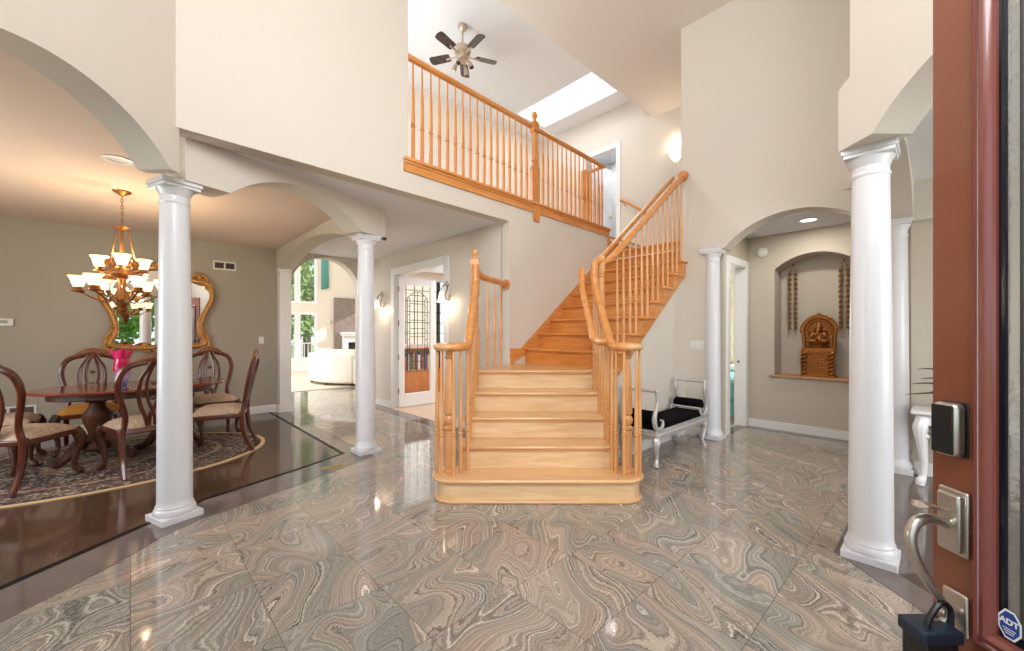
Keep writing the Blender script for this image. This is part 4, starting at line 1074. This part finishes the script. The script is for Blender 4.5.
m_.build('mantel', M['white'], fp_, bevel=.012)
MB().box(5.96,6.78,FV-.115,FV-.10,.012,.98).build('firebox', M['firebox'], fp_)
cu = MB(); n = 20
P = []; 
for k in range(n+1):
    x = 5.05+.24*k/n; y = FV-.05+.022*sin(k*1.7); P.append((x,y))
cu.add([(p[0],p[1],4.6) for p in P]+[(p[0]-.01+.04*(i/n),p[1]-.01,2.9+.25*(i/n)*.3) for i, p in enumerate(P)], [(i,i+1,n+2+i,n+1+i) for i in range(n)])
o = cu.build('curtain', M['teal']); md = o.modifiers.new('thick','SOLIDIFY'); md.thickness = .008
tag(o, 'teal curtain panel hanging beside the family room windows', 'curtain')
t = thing('wall_sconce', 'small pale wall sconce between the family room window and fireplace', 'wall sconce', (5.30,FV,1.72))
MB().box(-.04,.04,-.02,-.0005,-.07,.07).build('back_plate', M['plastic'], t, bevel=.01)
MB().lathe([(.03,-.06),(.07,.03),(.085,.08),(.08,.08),(.025,-.05)], 0,-.09, 0, 20).build('glass_shade', M['plastic'], t)
MB().tube([(0,-.015,-.03),(0,-.09,-.07)], .01, 8).build('arm', M['plastic'], t)
for i, (a, b, z0, z1) in enumerate(wins):
    wd = bpy.data.objects.new(f'window_{i+3}', None); COL.objects.link(wd); wd['kind'] = 'structure'; wd.location = ((a+b)/2, FV, (z0+z1)/2)
    hw, hh = (b-a)/2, (z1-z0)/2
    MB().box(-hw-.04,-hw+.035,-.02,.10,-hh-.04,hh+.04).box(hw-.035,hw+.04,-.02,.10,-hh-.04,hh+.04).box(-hw+.035,hw-.035,-.02,.10,-hh-.04,-hh+.035).box(-hw+.035,hw-.035,-.02,.10,hh-.035,hh+.04).build('frame', M['white'], wd)
    MB().box(-hw+.035,hw-.035,.05,.056,-hh+.035,hh-.035).build('pane', M['pane'], wd)
# outside: lawn, deck rail, trees
struct('ground', MB().box(-40,40,-40,60,-.5,-.3), M['grass'])
struct('deck', MB().box(0,9,FV+.16,17.6,-.2,-.02), mat('deck_boards', srgb(190,176,156), .8))
dk = thing('deck_railing', 'white deck railing outside the family room windows', 'railing', (4.5,17.3,-.02))
MB().box(-3,4,-.04,.04,.92,.97).box(-3,4,-.025,.025,.08,.13).build('rail', M['white'], dk)
for k in range(5): MB().box(-3+1.7*k-.05,-3+1.7*k+.05,-.05,.05,0,1.05).build('post', M['white'], dk)
bp = None
for k in range(48):
    x = -2.85+k*.14
    if bp is None: bp = MB().box(-.014,.014,-.014,.014,.13,.92).build('picket', M['white'], dk); bp.location = (x,0,0)
    else: copy_part(bp, dk, (x,0,0))
def tree(x, y, h, r, label, seed, group=None):
    rnd = random.Random(seed)
    t = thing('tree', label, 'tree', (x,y,-.3), 0, group)
    MB().tube(bez([(0,0,0),(.08,.05,h*.3),(-.05,.1,h*.6),(.05,0,h*.85)],6), lerpR([.22,.16,.1,.04],19), 10).build('trunk', M['bark'], t)
    c = MB()
    for k in range(2600):
        a = rnd.uniform(0,2*pi); b = rnd.uniform(-1,1); q = rnd.uniform(.35,1)**.5
        rr_ = sqrt(1-b*b)
        p = Vector((cos(a)*rr_*r*q*(1+.25*sin(3*a+seed)), sin(a)*rr_*r*q, h*.60+b*q*h*.46))
        d1 = Vector((rnd.gauss(0,1),rnd.gauss(0,1),rnd.gauss(0,1))).normalized(); d2 = d1.orthogonal().normalized(); s_ = rnd.uniform(.10,.22)
        c.add([tuple(p-d1*s_),tuple(p+d2*s_*.5),tuple(p+d1*s_),tuple(p-d2*s_*.5)], [(0,1,2,3)])
    c.build('foliage', M['leaf'], t, fix=False)
tree(6.3,21.5,8.5,2.6,'broad green tree beyond the deck railing, filling the wider upper window',1,'trees beyond the deck')
tree(4.4,19.8,5.5,1.8,'lower leafy tree behind the deck railing pickets',2,'trees beyond the deck')
tree(8.8,24.0,9.5,3.0,'tall tree furthest from the house behind the deck',3,'trees beyond the deck')
tree(3.0,23.5,9.0,3.0,'tall tree seen through the narrow family room window',4,'trees beyond the deck')

# ------------------------------------------------------------------ bench under the stairs
bn = thing('bench', 'silver carved bench with black cushion and scroll arms under the stairs', 'bench', (4.36, 2.10, 0))
bl_, bw = .62, .195
a_ = MB().box(-bl_,bl_,-bw,bw,.30,.335).box(-bl_+.02,bl_-.02,-bw+.015,bw-.015,.335,.36).box(-bl_+.015,bl_-.015,-bw+.012,bw-.012,.27,.30)
for k in range(40):
    x = -bl_+.02+k*(2*bl_-.04)/39
    a_.ball((x,-bw-.001,.318), .010, 6, 4)
a_.build('apron', M['silver'], bn, bevel=.006)
MB().box(-bl_+.05,bl_-.05,-bw+.02,bw-.02,.355,.415).build('cushion', M['blackcloth'], bn, bevel=.02)
for sx in (-1, 1):
    for sy in (-1, 1):
        X, Y = sx*(bl_-.05), sy*(bw-.035)
        q = bez([(X,Y,.30),(X+sx*.025,Y+sy*.012,.24),(X+sx*.01,Y+sy*.005,.16),(X-sx*.012,Y,.08),(X+sx*.005,Y+sy*.004,.035),(X+sx*.02,Y+sy*.012,0)], 4)
        m_ = MB().tube([tuple(p) for p in q], lerpR([.036,.04,.026,.018,.022,.03], len(q)), 10)
        m_.ball((X+sx*.01,Y+sy*.03,.25), .024, 8, 6); m_.build('leg', M['silver'], bn)
    am = MB()
    for sy in (-1, 1):
        Y = sy*(bw-.02)
        q = bez([(sx*(bl_-.16),Y,.45),(sx*(bl_-.15),Y,.40),(sx*(bl_-.09),Y,.37),(sx*(bl_-.01),Y,.40),(sx*(bl_+.015),Y,.49),(sx*(bl_-.02),Y,.58),(sx*(bl_-.05),Y,.66),(sx*(bl_-.03),Y,.75)], 5)
        am.tube([tuple(p) for p in q], lerpR([.012,.018,.022,.024,.024,.02,.018,.02], len(q)), 10)
        am.ball((sx*(bl_-.03),Y,.755), .024, 10, 8)
    am.tube([(sx*(bl_-.03),-bw+.02,.752),(sx*(bl_-.03),bw-.02,.752)], .014, 10)
    am.tube([(sx*(bl_-.15),-bw+.02,.45),(sx*(bl_-.15),bw-.02,.45)], .012, 10)
    am.build('scroll_arm', M['silver'], bn)
    MB().tube([(sx*(bl_-.075),-bw+.03,.485),(sx*(bl_-.075),-bw+.045,.485),(sx*(bl_-.075),bw-.045,.485),(sx*(bl_-.075),bw-.03,.485)], [.045,.062,.062,.045], 20).build('bolster', M['blackcloth'], bn)

# ------------------------------------------------------------------ niche
stt = thing('deity_statue', 'gilded carved deity under an arch on a lattice pedestal in the wall niche', 'statue', (6.64, 1.115, NZ0+.004), pi/2)
# local: x along the wall, -y... front faces -u after the turn: local +y
pd = MB().box(-.17,.17,-.11,.11,0,.03).box(-.16,.16,-.10,.10,.03,.33).box(-.18,.18,-.12,.12,.33,.355).box(-.17,.17,-.11,.11,.355,.38)
for sx in (-1, 1):
    for tw in range(2):
        q = [(sx*.145+.022*cos(6*pi*k/30+tw*pi), .11+.022*sin(6*pi*k/30+tw*pi), .03+.30*k/30) for k in range(31)]
        pd.tube(q, .015, 6)
for i in range(7):
    for j in range(8): pd.ball((-.09+.03*i, .10, .06+.034*j), .013, 6, 4)
pd.build('pedestal', M['statue'], stt)
ar = MB()
q = [(-.155,.0,.38),(-.165,0,.50)]+[(.175*cos(a),0,.60+.185*sin(a)) for a in [pi-pi*k/20 for k in range(21)]]+[(.165,0,.50),(.155,0,.38)]
ar.tube(q, .022, 8)
for k in range(19):
    a = pi*k/18; ar.ball((.195*cos(a),0,.60+.205*sin(a)), .020, 8, 6)
q = [(.13*cos(a),0.01,.60+.145*sin(a)) for a in [pi-pi*k/20 for k in range(21)]]
ar.tube(q, .010, 8); ar.ball((0,0,.82), .024, 10, 8)
ar.slab([(p[0],p[2]) for p in [(.17*cos(pi*k/20),0,.60+.175*sin(pi*k/20)) for k in range(21)]]+[(-.16,.38),(.16,.38)], (0,-.03), (1,0), (0,1), 0, .015)
ar.build('arch', M['statue'], stt)
lo = MB().lathe([(.10,.38),(.115,.40),(.09,.42),(.11,.44),(.12,.455),(.05,.46)], 0,.02, 0, 28)
lo.build('lotus_base', M['gold'], stt)
fg = MB()
fg.ball((0,.02,.50), .065, 16, 12, 1, .8, .95); fg.ball((0,.025,.545), .05, 16, 12, 1, .8, 1); fg.ball((0,.03,.615), .043, 16, 12, .95, .9, 1.05)
fg.lathe([(.042,0),(.046,.012),(.034,.03),(.026,.05),(.012,.07),(.004,.082)], 0,.028,.64,16)
for sx in (-1, 1):
    fg.tube(bez([(sx*.03,.03,.475),(sx*.09,.07,.475),(sx*.085,.10,.472),(sx*.02,.105,.47)],5), lerpR([.034,.03,.024,.018],16), 10)
    fg.tube(bez([(sx*.045,.03,.575),(sx*.085,.05,.55),(sx*.095,.075,.585),(sx*.085,.09,.62)],5), lerpR([.018,.016,.013,.014],16), 10)
    fg.tube(bez([(sx*.045,.03,.57),(sx*.075,.06,.53),(sx*.05,.095,.515)],5), lerpR([.018,.015,.014],11), 10)
    fg.ball((sx*.052,.02,.615), .024, 10, 8, .9, .4, 1.2)
fg.tube(bez([(0,.07,.61),(.005,.09,.575),(.02,.09,.545),(.035,.085,.54)],5), lerpR([.02,.016,.012,.01],16), 10)
o = fg.build('seated_figure', M['gold'], stt)
rm = o.modifiers.new('merge', 'REMESH'); rm.mode = 'VOXEL'; rm.voxel_size = .006; rm.use_smooth_shade = True
bell0 = None
for v, side in ((1.435, 'farther from'), (.875, 'closer to')):
    t = thing('hanging_garland', f'hanging wooden bell garland in the niche, the one {side} the tall white column', 'garland', (6.80, v, 2.20), 0, 'bell garlands in the niche')
    MB().tube([(.03,0,.10),(-.02,0,.10),(-.03,0,.07)], .005, 6).build('hook', M['bronze'], t)
    for sy in (-.035, .035):
        s_ = MB().tube([(-.03,0,.08),(-.03,sy,.0),(-.03,sy,-.80)], .004, 6)
        for k in range(12): s_.ball((-.03,sy,-.01-k*.068), .017, 8, 6)
        s_.build('bead_strand', M['garland'], t)
        for k in range(12):
            if bell0 is None:
                bell0 = MB().lathe([(.006,.0),(.016,-.006),(.022,-.03),(.026,-.036),(.0,-.034)], seg=10).build('bell', M['bell'], t)
                bell0.location = (-.03, sy, -.03-k*.068)
            else: copy_part(bell0, t, (-.03, sy, -.03-k*.068))
t = thing('smoke_alarm', 'round white smoke alarm on the wall beside the bedroom doorway', 'smoke alarm', (UN, 1.73, 2.46))
MB().tube([(-.001,0,0),(-.012,0,0),(-.03,0,0),(-.038,0,0)], [.068,.068,.06,.045], 32).build('body', M['plastic'], t)
MB().tube([(-.037,0,0),(-.042,0,0)], [.02,.018], 20).build('sensor_cap', M['white'], t)
t = thing('ceiling_light', 'lit round recessed light in the ceiling before the niche', 'ceiling light', (5.93,1.10,2.69))
MB().lathe([(.075,-.001),(.105,-.001),(.108,-.006),(.09,-.010),(.075,-.006)], seg=32, caps=False).build('trim_ring', M['white'], t)
MB().lathe([(0,-.004),(.075,-.004),(.075,-.001),(0,-.001)], seg=32).build('lens', M['can_lit'], t)

# ------------------------------------------------------------------ bedroom glimpse
bd_ = thing('bed', 'bed with an aqua cover glimpsed through the bedroom doorway', 'bed', (7.9,3.0,.006))
MB().box(-.95,.95,-.80,.80,.0,.25).build('base', M['aqua'], bd_, bevel=.02)
MB().box(-.97,.97,-.82,.82,.25,.58).build('mattress_cover', M['aqua'], bd_, bevel=.06)
MB().box(.55,.95,-.6,.6,.58,.70).build('pillow', M['white'], bd_, bevel=.05)
wd = bpy.data.objects.new('window_7', None); COL.objects.link(wd); wd['kind'] = 'structure'; wd.location = (9.0,3.3,1.55)
MB().box(-.02,.08,-.92,-.85,-.67,.67).box(-.02,.08,.85,.92,-.67,.67).box(-.02,.08,-.85,.85,-.67,-.60).box(-.02,.08,-.85,.85,.60,.67).box(0,.06,-.025,.025,-.6,.6).build('frame', M['white'], wd)
MB().box(.05,.055,-.85,.85,-.60,.60).build('pane', M['pane'], wd)
cu = MB(); n = 24
P = [(8.93+.02*sin(k*1.5), 2.55+.55*k/n) for k in range(n+1)]
cu.add([(p[0],p[1],2.35) for p in P]+[(p[0],p[1],.08) for p in P], [(i,i+1,n+2+i,n+1+i) for i in range(n)])
o = cu.build('curtain', M['curtain']); md = o.modifiers.new('thick','SOLIDIFY'); md.thickness = .008
tag(o, 'ivory curtain beside the bedroom window, seen through the narrow doorway', 'curtain')
lt = MB().tube([(BD1+.001,2.00,.92),(BD1-.03,2.00,.92)], [.018,.014], 12).build('latch', M['bronze']); lt.parent = bpy.data.objects['trim_8']

# ------------------------------------------------------------------ living room: console and plant
cn_ = thing('console_table', 'carved white console table against the wall behind the red door', 'table', (5.19,-.33,.005))
tl = [(-.21,-.55),(.19,-.55),(.19,.52),(-.21,.52)]
MB().prism(tl, .612, .645).build('tabletop', M['silver'] if False else M['white'], cn_, bevel=.012)
MB().box(-.17,.18,-.50,.47,.52,.612).build('apron', M['white'], cn_, bevel=.01)
for sx in (-.15, .14):
    for sy in (-.47, .44):
        dx = -1 if sx < 0 else .4; dy = 1 if sy > 0 else -1
        q = bez([(sx,sy,.58),(sx+.03*dx,sy+.02*dy,.50),(sx+.02*dx,sy+.015*dy,.40),(sx-.01*dx,sy,.22),(sx-.005*dx,sy,.08),(sx+.02*dx,sy+.015*dy,.04),(sx+.025*dx,sy+.02*dy,0)], 4)
        m_ = MB().tube([tuple(p) for p in q], lerpR([.045,.05,.038,.026,.022,.034,.03], len(q)), 10)
        for k in range(3): m_.ball((sx+.035*dx, sy+(.02-.02*k)*dy, .47-.02*k), .02, 8, 6)
        m_.build('leg', M['white'], cn_)
pl = thing('potted_plant', 'dark spiky-leaved plant on the white console table', 'plant', (5.13,-.17,.65))
MB().lathe([(.06,0),(.085,.02),(.10,.10),(.095,.14),(.085,.14),(.085,.12),(0,.12)], seg=24).build('pot', M['terracotta'], pl)
rnd = random.Random(5); lv = MB()
tips = [(.02,.40,.02),(-.05,.36,.13),(0,.30,.18),(.0,.32,.27),(-.03,.22,.35),(.03,.14,.42),(-.12,-.1,.40),(-.05,-.25,.3),(.08,-.3,.2),(-.15,.1,.3),(.05,.05,.45),(-.2,.18,.16),(-.18,-.2,.22),(.05,.24,.06)]
for tx, ty, tz in tips:
    q = bez([(0,0,.11),(tx*.25,ty*.25,.16+tz*.35),(tx*.65,ty*.65,.13+tz*.85),(tx,ty,.10+tz*.95)], 5)
    lv.tube([tuple(p) for p in q], lerpR([.009,.011,.008,.002], len(q)), 6, .5)
lv.build('leaves', M['plantleaf'], pl)

# ------------------------------------------------------------------ upstairs
rho_f = Vector(C(cos(radians(7)), sin(radians(7)))); dep_f = Vector(C(-sin(radians(7)), cos(radians(7))))
fn = thing('ceiling_fan', 'five-blade ceiling fan with spotlights on the loft ceiling', 'ceiling fan', (3.59,4.88,ZL))
MB().lathe([(.07,-.001),(.072,-.02),(.05,-.06),(.025,-.09),(.013,-.10),(.013,-.30),(.03,-.305)], seg=28).build('canopy', M['pewter'], fn)
MB(off=(0,0,-.10)).lathe([(.03,-.19),(.07,-.20),(.115,-.23),(.125,-.27),(.115,-.31),(.08,-.335),(.085,-.36),(.09,-.40),(.06,-.43),(.03,-.44)], seg=32).build('motor_housing', M['pewter'], fn)
for k in range(5):
    a = radians(13+72*k); e = rho_f*cos(a)+dep_f*sin(a); f = Vector((-e.y,e.x)); an = math.atan2(e.y, e.x)
    b_ = MB(rot=an)
    oc = [(.20,-.055),(.23,-.065),(.48,-.072),(.515,-.06),(.53,0),(.515,.06),(.48,.072),(.23,.065),(.20,.055)]
    b_.prism(oc, -.004, .004)
    tl_ = radians(12)
    b_.v = [(x, y, z) for x, y, z in b_.v]
    o = b_.build('blade', M['fanblade'], fn, bevel=.002); o.location = (0,0,-.435)
    # pitch about the blade's own axis
    o.rotation_mode = 'QUATERNION'
    from mathutils import Quaternion
    o.rotation_quaternion = Quaternion((e.x,e.y,0), tl_)
    ir = MB(rot=an, off=(0,0,-.10)).tube([(.08,0,-.345),(.15,0,-.352),(.20,0,-.346),(.26,0,-.344)], [.016,.012,.02,.03], 8, .35)
    ir.build('blade_iron', M['pewter'], fn)
for k in range(4):
    a = radians(30+90*k)
    dx, dy = cos(a), sin(a)
    sp_ = MB(off=(0,0,-.10)).tube([(.05*dx,.05*dy,-.42),(.10*dx,.10*dy,-.44),(.11*dx,.11*dy,-.46),(.14*dx,.14*dy,-.53),(.145*dx,.145*dy,-.545)], [.012,.012,.026,.038,.04], 12)
    sp_.build('spotlight', M['pewter'], fn)
    MB(off=(0,0,-.10)).tube([(.1452*dx,.1452*dy,-.5455),(.1458*dx,.1458*dy,-.5475)], [.032,.03], 12).build('bulb', M['black'] if k != 1 else M['plastic'], fn)
w = MB().box(UF-.02,UF+.17,4.41,4.512,Z2,Z2+2.06+.09).box(UF-.02,UF+.17,5.288,5.39,Z2,Z2+2.06+.09).box(UF-.02,UF+.17,4.512,5.288,Z2+2.048,Z2+2.06+.09)
struct('trim_10', w, M['trim'], bevel=.008)
ud = bpy.data.objects.new('door_2', None); COL.objects.link(ud); ud['kind'] = 'structure'; ud.location = (UF+.16, 5.27, Z2+.008)
m_ = MB().box(0,.78,-.035,0,0,2.03)
m_.build('slab', M['white'], ud, bevel=.003)
for z0, z1 in ((.2,.9),(1.05,1.9)):
    for x0, x1 in ((.10,.36),(.42,.68)): MB().box(x0,x1,-.042,-.034,z0,z1).build('raised_panel', M['white'], ud, bevel=.006)
MB().ball((.71,-.06,.95), .028, 12, 8).build('knob', M['brass'], ud)
t = thing('wall_sconce', 'glowing frosted wall sconce above the stairs at the corner of the upper wall', 'wall sconce', (UF, 3.27, 4.52))
MB().box(-.02,-.0005,-.06,.06,-.10,.08).build('back_plate', M['pewter'], t, bevel=.01)
b_ = MB(); n = 16
P = []
for i in range(7):
    z = -.12+.04*i; r = .03+.12*sin(pi/2*(i/6))
    for k in range(n+1):
        a = pi/2+pi*k/n; P.append((r*cos(a)*.8, r*sin(a), z))
b_.add(P, [(i*(n+1)+k,i*(n+1)+k+1,(i+1)*(n+1)+k+1,(i+1)*(n+1)+k) for i in range(6) for k in range(n)])
o = b_.build('glass_shade', M['shade_sconce'], t, fix=False); md = o.modifiers.new('thick','SOLIDIFY'); md.thickness = .006
point((UF-.10, 3.27, 4.72), 5, (1,.80,.58), .05)

# ------------------------------------------------------------------ the open front door (entry axes)
DX = 1.09; DT = .045; D0, D1 = .14, 1.05
fd = bpy.data.objects.new('door_3', None); COL.objects.link(fd); fd['kind'] = 'structure'; fd.location = (*C(DX, .6), 0); fd['world'] = 1
G0, G1, GZ0, GZ1 = .255, .905, .655, 2.12
w = MB(diag=True).box(DX,DX+DT,G1+.012,D1,.01,2.40).box(DX,DX+DT,D0,G0-.012,.01,2.40).box(DX,DX+DT,G0-.012,G1+.012,.01,GZ0-.012).box(DX,DX+DT,G0-.012,G1+.012,GZ1+.012,2.40)
w.build('frame', M['door_red'], fd, bevel=.002)
def picture_frame(y0, y1, z0, z1, prof, x):
    """mitred moulding around the glass; prof = [(offset outwards, rise toward -x)]"""
    m_ = MB(diag=True); P = []
    for off, rise in prof:
        P += [(x-rise,y0-off,z0-off),(x-rise,y1+off,z0-off),(x-rise,y1+off,z1+off),(x-rise,y0-off,z1+off)]
    F = []
    for i in range(len(prof)-1):
        for k in range(4): F.append((i*4+k,i*4+(k+1)%4,(i+1)*4+(k+1)%4,(i+1)*4+k))
    return m_.add(P, F)
picture_frame(G0, G1, GZ0, GZ1, [(.048,0),(.047,.008),(.040,.014),(.034,.010),(.030,.009),(.026,.017),(.016,.020),(.010,.016),(.006,.010),(.0,.008),(0,-.02)], DX).build('glazing_moulding', M['door_mold'], fd, ang=25)
MB(diag=True).box(DX+.006,DX+.030,G0,G1,GZ0,GZ1).build('glass', M['leaded'], fd)
bv = MB(diag=True)
bv.box(DX-.002,DX+.005,G1-.011,G1,GZ0,GZ1).box(DX-.002,DX+.005,G0,G0+.018,GZ0,GZ1).box(DX-.002,DX+.005,G0+.018,G1-.018,GZ0,GZ0+.018).box(DX-.002,DX+.005,G0+.018,G1-.018,GZ1-.018,GZ1)
bv.build('bevelled_border', M['navy'], fd)
lc = MB(diag=True)
for y in (.868, .80, .36, .29):
    lc.tube([(DX+.003,y,GZ0),(DX+.003,y,GZ1)], .003, 6)
for k in range(7):
    z = GZ0+.18+k*.2; lc.tube([(DX+.003,.80,z),(DX+.003,.36,z)], .003, 6)
lc.build('leaded_came', M['lead'], fd)
# security sticker on the glass
ks = MB(diag=True)
yc_, zc_ = .884, .692
oc = [(yc_+.026*cos(pi/8+pi*k/4)*.86, zc_+.034*sin(pi/8+pi*k/4)) for k in range(8)]
ks.slab(oc, (DX-.004,0), (0,1), (1,0), 0, .001)
o = ks.build('sticker', M['stickerw'], fd); 
ki = MB(diag=True)
oc = [(yc_+.022*cos(pi/8+pi*k/4)*.86, zc_+.0295*sin(pi/8+pi*k/4)) for k in range(8)]
ki.slab(oc, (DX-.0046,0), (0,1), (1,0), 0, .001)
si = ki.build('sticker_face', M['sticker'], o); si.location = (0,0,0)
tx = bpy.data.curves.new('lettering', 'FONT'); tx.body = 'ADT'; tx.size = .017; tx.align_x = 'CENTER'; tx.align_y = 'CENTER'; tx.extrude = .0003; tx.offset = .0006
to = bpy.data.objects.new('lettering', tx); COL.objects.link(to); to.data.materials.append(M['stickerw']); to.parent = o
fx = C(DX-.0050, yc_)
to.location = (fx[0], fx[1], zc_+.006)
# text x axis runs along -y of the entry axes, z up, facing -x
ex = Vector((*C(0,-1),0)); ez = Vector((0,0,1)); nn = ex.cross(ez)
to.rotation_mode = 'QUATERNION'
to.rotation_quaternion = Matrix((ex, ez, nn)).transposed().to_quaternion()
ln = MB(diag=True)
for k in range(3): ln.box(DX-.0051,DX-.0045,yc_-.012+.002*k,yc_+.012-.002*k,zc_-.010-.005*k,zc_-.0085-.005*k)
l2 = ln.build('small_print', M['stickerw'], o); l2.location = (0,0,0)
# keypad lock
kp = MB(diag=True).box(DX-.034,DX-.0005,.966,1.022,1.030,1.160)
kb = kp.build('keypad_lock', M['nickel'], fd, bevel=.012)
kf = MB(diag=True).box(DX-.0365,DX-.032,.969,1.019,1.036,1.154).build('touch_panel', M['black'], kb, bevel=.008); kf.location = (0,0,0)
kp2 = MB(diag=True).box(DX-.004,DX-.0003,.964,1.024,1.028,1.162).build('gasket', M['black'], kb, bevel=.002); kp2.location = (0,0,0)
# handle set
hs = MB(diag=True).box(DX-.010,DX-.0005,.960,1.028,.79,.948)
hs.box(DX-.022,DX-.010,.968,1.020,.80,.938)
hp = hs.build('handle_plate', M['nickel'], fd, bevel=.006)
gp = bez([(DX-.02,.995,.862),(DX-.06,.995,.874),(DX-.098,.992,.868),(DX-.118,.988,.835),(DX-.112,.985,.79),(DX-.085,.983,.735),(DX-.055,.982,.69),(DX-.035,.982,.655),(DX-.045,.985,.628),(DX-.07,.985,.632)], 6)
g_ = MB(diag=True).tube([tuple(p) for p in gp], lerpR([.012,.0125,.013,.0125,.0115,.0105,.0095,.009,.008,.006], len(gp)), 14)
go = g_.build('grip', M['nickel'], hp); go.location = (0,0,0)
tl_ = MB(diag=True).tube([(DX-.02,.985,.900),(DX-.05,.985,.903),(DX-.075,.985,.912),(DX-.098,.985,.914),(DX-.11,.985,.908)], [.008,.010,.020,.023,.008], 12, .3, up=(0,1,0))
to_ = tl_.build('thumb_lever', M['nickel'], hp); to_.location = (0,0,0)
MB(diag=True).box(DX-.010,DX-.0005,.962,1.018,.60,.70).box(DX-.05,DX-.010,.978,.990,.640,.660).build('lower_plate', M['nickel'], fd, bevel=.005)
# lock box hanging on the grip
DL = DX-.008
lb = thing('lockbox', 'black key lockbox hanging from the curved handle of the red front door', 'lockbox', (*C(DL-.07,.985), .56), 0, world=True)
MB(diag=True).box(DL-.118,DL-.035,.945,1.005,.505,.627).build('body', M['black'], lb, bevel=.008)
MB(diag=True).box(DL-.124,DL-.029,.940,1.010,.601,.633).build('lid', mat('navy_rubber', srgb(22,34,52), .5), lb, bevel=.006)
q = bez([(DL-.095,.965,.625),(DL-.085,.965,.655),(DL-.055,.97,.683),(DL-.028,.975,.665),(DL-.030,.972,.625)], 5)
MB(diag=True).tube([tuple(p) for p in q], .007, 8).build('shackle', M['black'], lb)
kk = MB(diag=True)
for i in range(3):
    for j in range(4): kk.box(DL-.112+.026*i,DL-.094+.026*i,.942,.946,.50+.02*j,.514+.02*j)
kk.build('keys', M['dark'], lb, bevel=.002)

# outside the entry (seen in the mirror)
struct('ground_walk', MB(diag=True).box(-2.5,2.5,-9,-.46,-.3,-.02), M['concrete'])
tx_, ty_ = -.9, -8.0; tree(tx_, ty_, 5.5, 2.0, 'round green tree on the front lawn, visible in the dining mirror', 11, 'front lawn trees')
tx_, ty_ = 1.6, -11.0; tree(tx_, ty_, 7, 2.6, 'taller green tree on the front lawn past the walk', 12, 'front lawn trees')

# ------------------------------------------------------------------ light
W = bpy.data.worlds.new('sky'); SC.world = W; W.use_nodes = True
nt = W.node_tree; bg = nt.nodes['Background']
bg.inputs['Color'].default_value = (.80,.90,1.0,1); bg.inputs['Strength'].default_value = 1.6
def area(name, loc, direction, sx, sy, power, color=(1,1,1)):
    l = bpy.data.lights.new(name, 'AREA'); l.shape = 'RECTANGLE'; l.size = sx; l.size_y = sy; l.energy = power; l.color = color
    o = bpy.data.objects.new(name, l); COL.objects.link(o); o.location = loc
    o.rotation_euler = Vector(direction).to_track_quat('-Z', 'Z').to_euler()
    return o
fwd = (*C(0,1), 0)
area('foyer_added_fill', (*C(0,-.5), 3.85), (*C(0,1), .06), 2.1, 2.0, 190, (.96,.98,1))  # added fill lamp in the unseen opening over the entry, brightens the foyer
area('living_added_fill', (3.1,-3.95,1.5), (0,1,0), 2.8, 1.7, 130)  # fill lamp added out of view because the living room needs light
area('dining_added_fill', (-2.62,4.8,1.5), (1,0,0), 2.7, 1.5, 110)  # added fill for the dining room, its side opening is invented
area('family_added_fill', (-1.05,11,2.5), (1,0,0), 5, 3.8, 300)  # unseen fill lamp added on the left to brighten the family room
area('family_far_added_fill', (2.2,FV-.1,3.6), (0,-1,-.1), 2.6, 2.6, 260, (.93,.97,1))  # added lamp before solid wall, no window here; lifts the hall ceiling
area('study_window_daylight', (5.0,8.12,1.8), (0,-1,0), 1.4, 1.4, 12)
area('study_added_fill', (5.2,6.0,2.70), (0,0,-1), .9, .9, 60)  # no fixture here, lamp added to light the study from above
area('skylight_daylight', ((SU0+SU1)/2,(SV0+SV1)/2,ZL+.38), (0,0,-1), .75, 1.7, 26)
area('bedroom_window_daylight', (8.97,3.6,1.55), (-1,0,0), 1.0, 1.2, 60)
area('loft_added_fill', (1.40,5.2,4.6), (1,0,.25), 2.0, 1.8, 120, (.93,.97,1))  # invented source on a blank wall, added to whiten the loft ceiling
area('upper_room_added_fill', (8.0,5.1,5.45), (0,0,-1), .5, .5, 14)  # lamp added inside the upstairs room so its open door looks lit
area('niche_downlight', (5.93,1.10,2.68), (0,0,-1), .12, .12, 10, (1,.93,.82))
sun = bpy.data.lights.new('sun', 'SUN'); sun.energy = 5; sun.angle = radians(.6); sun.color = (1,.96,.9)
so = bpy.data.objects.new('sun', sun); COL.objects.link(so)
so.rotation_euler = Vector((-.80,.30,-.42)).to_track_quat('-Z','Z').to_euler()

# ------------------------------------------------------------------ camera
cam = bpy.data.cameras.new('camera'); co = bpy.data.objects.new('camera', cam); COL.objects.link(co)
co.location = (0,0,1.33); co.rotation_euler = (pi/2, 0, -YAW)
cam.sensor_width = 36; cam.sensor_fit = 'HORIZONTAL'; cam.lens = 405/1024*36; cam.shift_y = 7.5/1024; cam.clip_start = .05; cam.clip_end = 200
SC.camera = co
vs = SC.view_settings
SC.display_settings.display_device = 'sRGB'
vs.view_transform = 'Standard'; vs.look = 'None'; vs.exposure = .02; vs.gamma = 1; vs.use_curve_mapping = False
cy = SC.cycles
cy.use_denoising = True; cy.max_bounces = 8; cy.diffuse_bounces = 4; cy.glossy_bounces = 4; cy.transparent_max_bounces = 12; cy.sample_clamp_indirect = 6; cy.caustics_reflective = False; cy.caustics_refractive = False
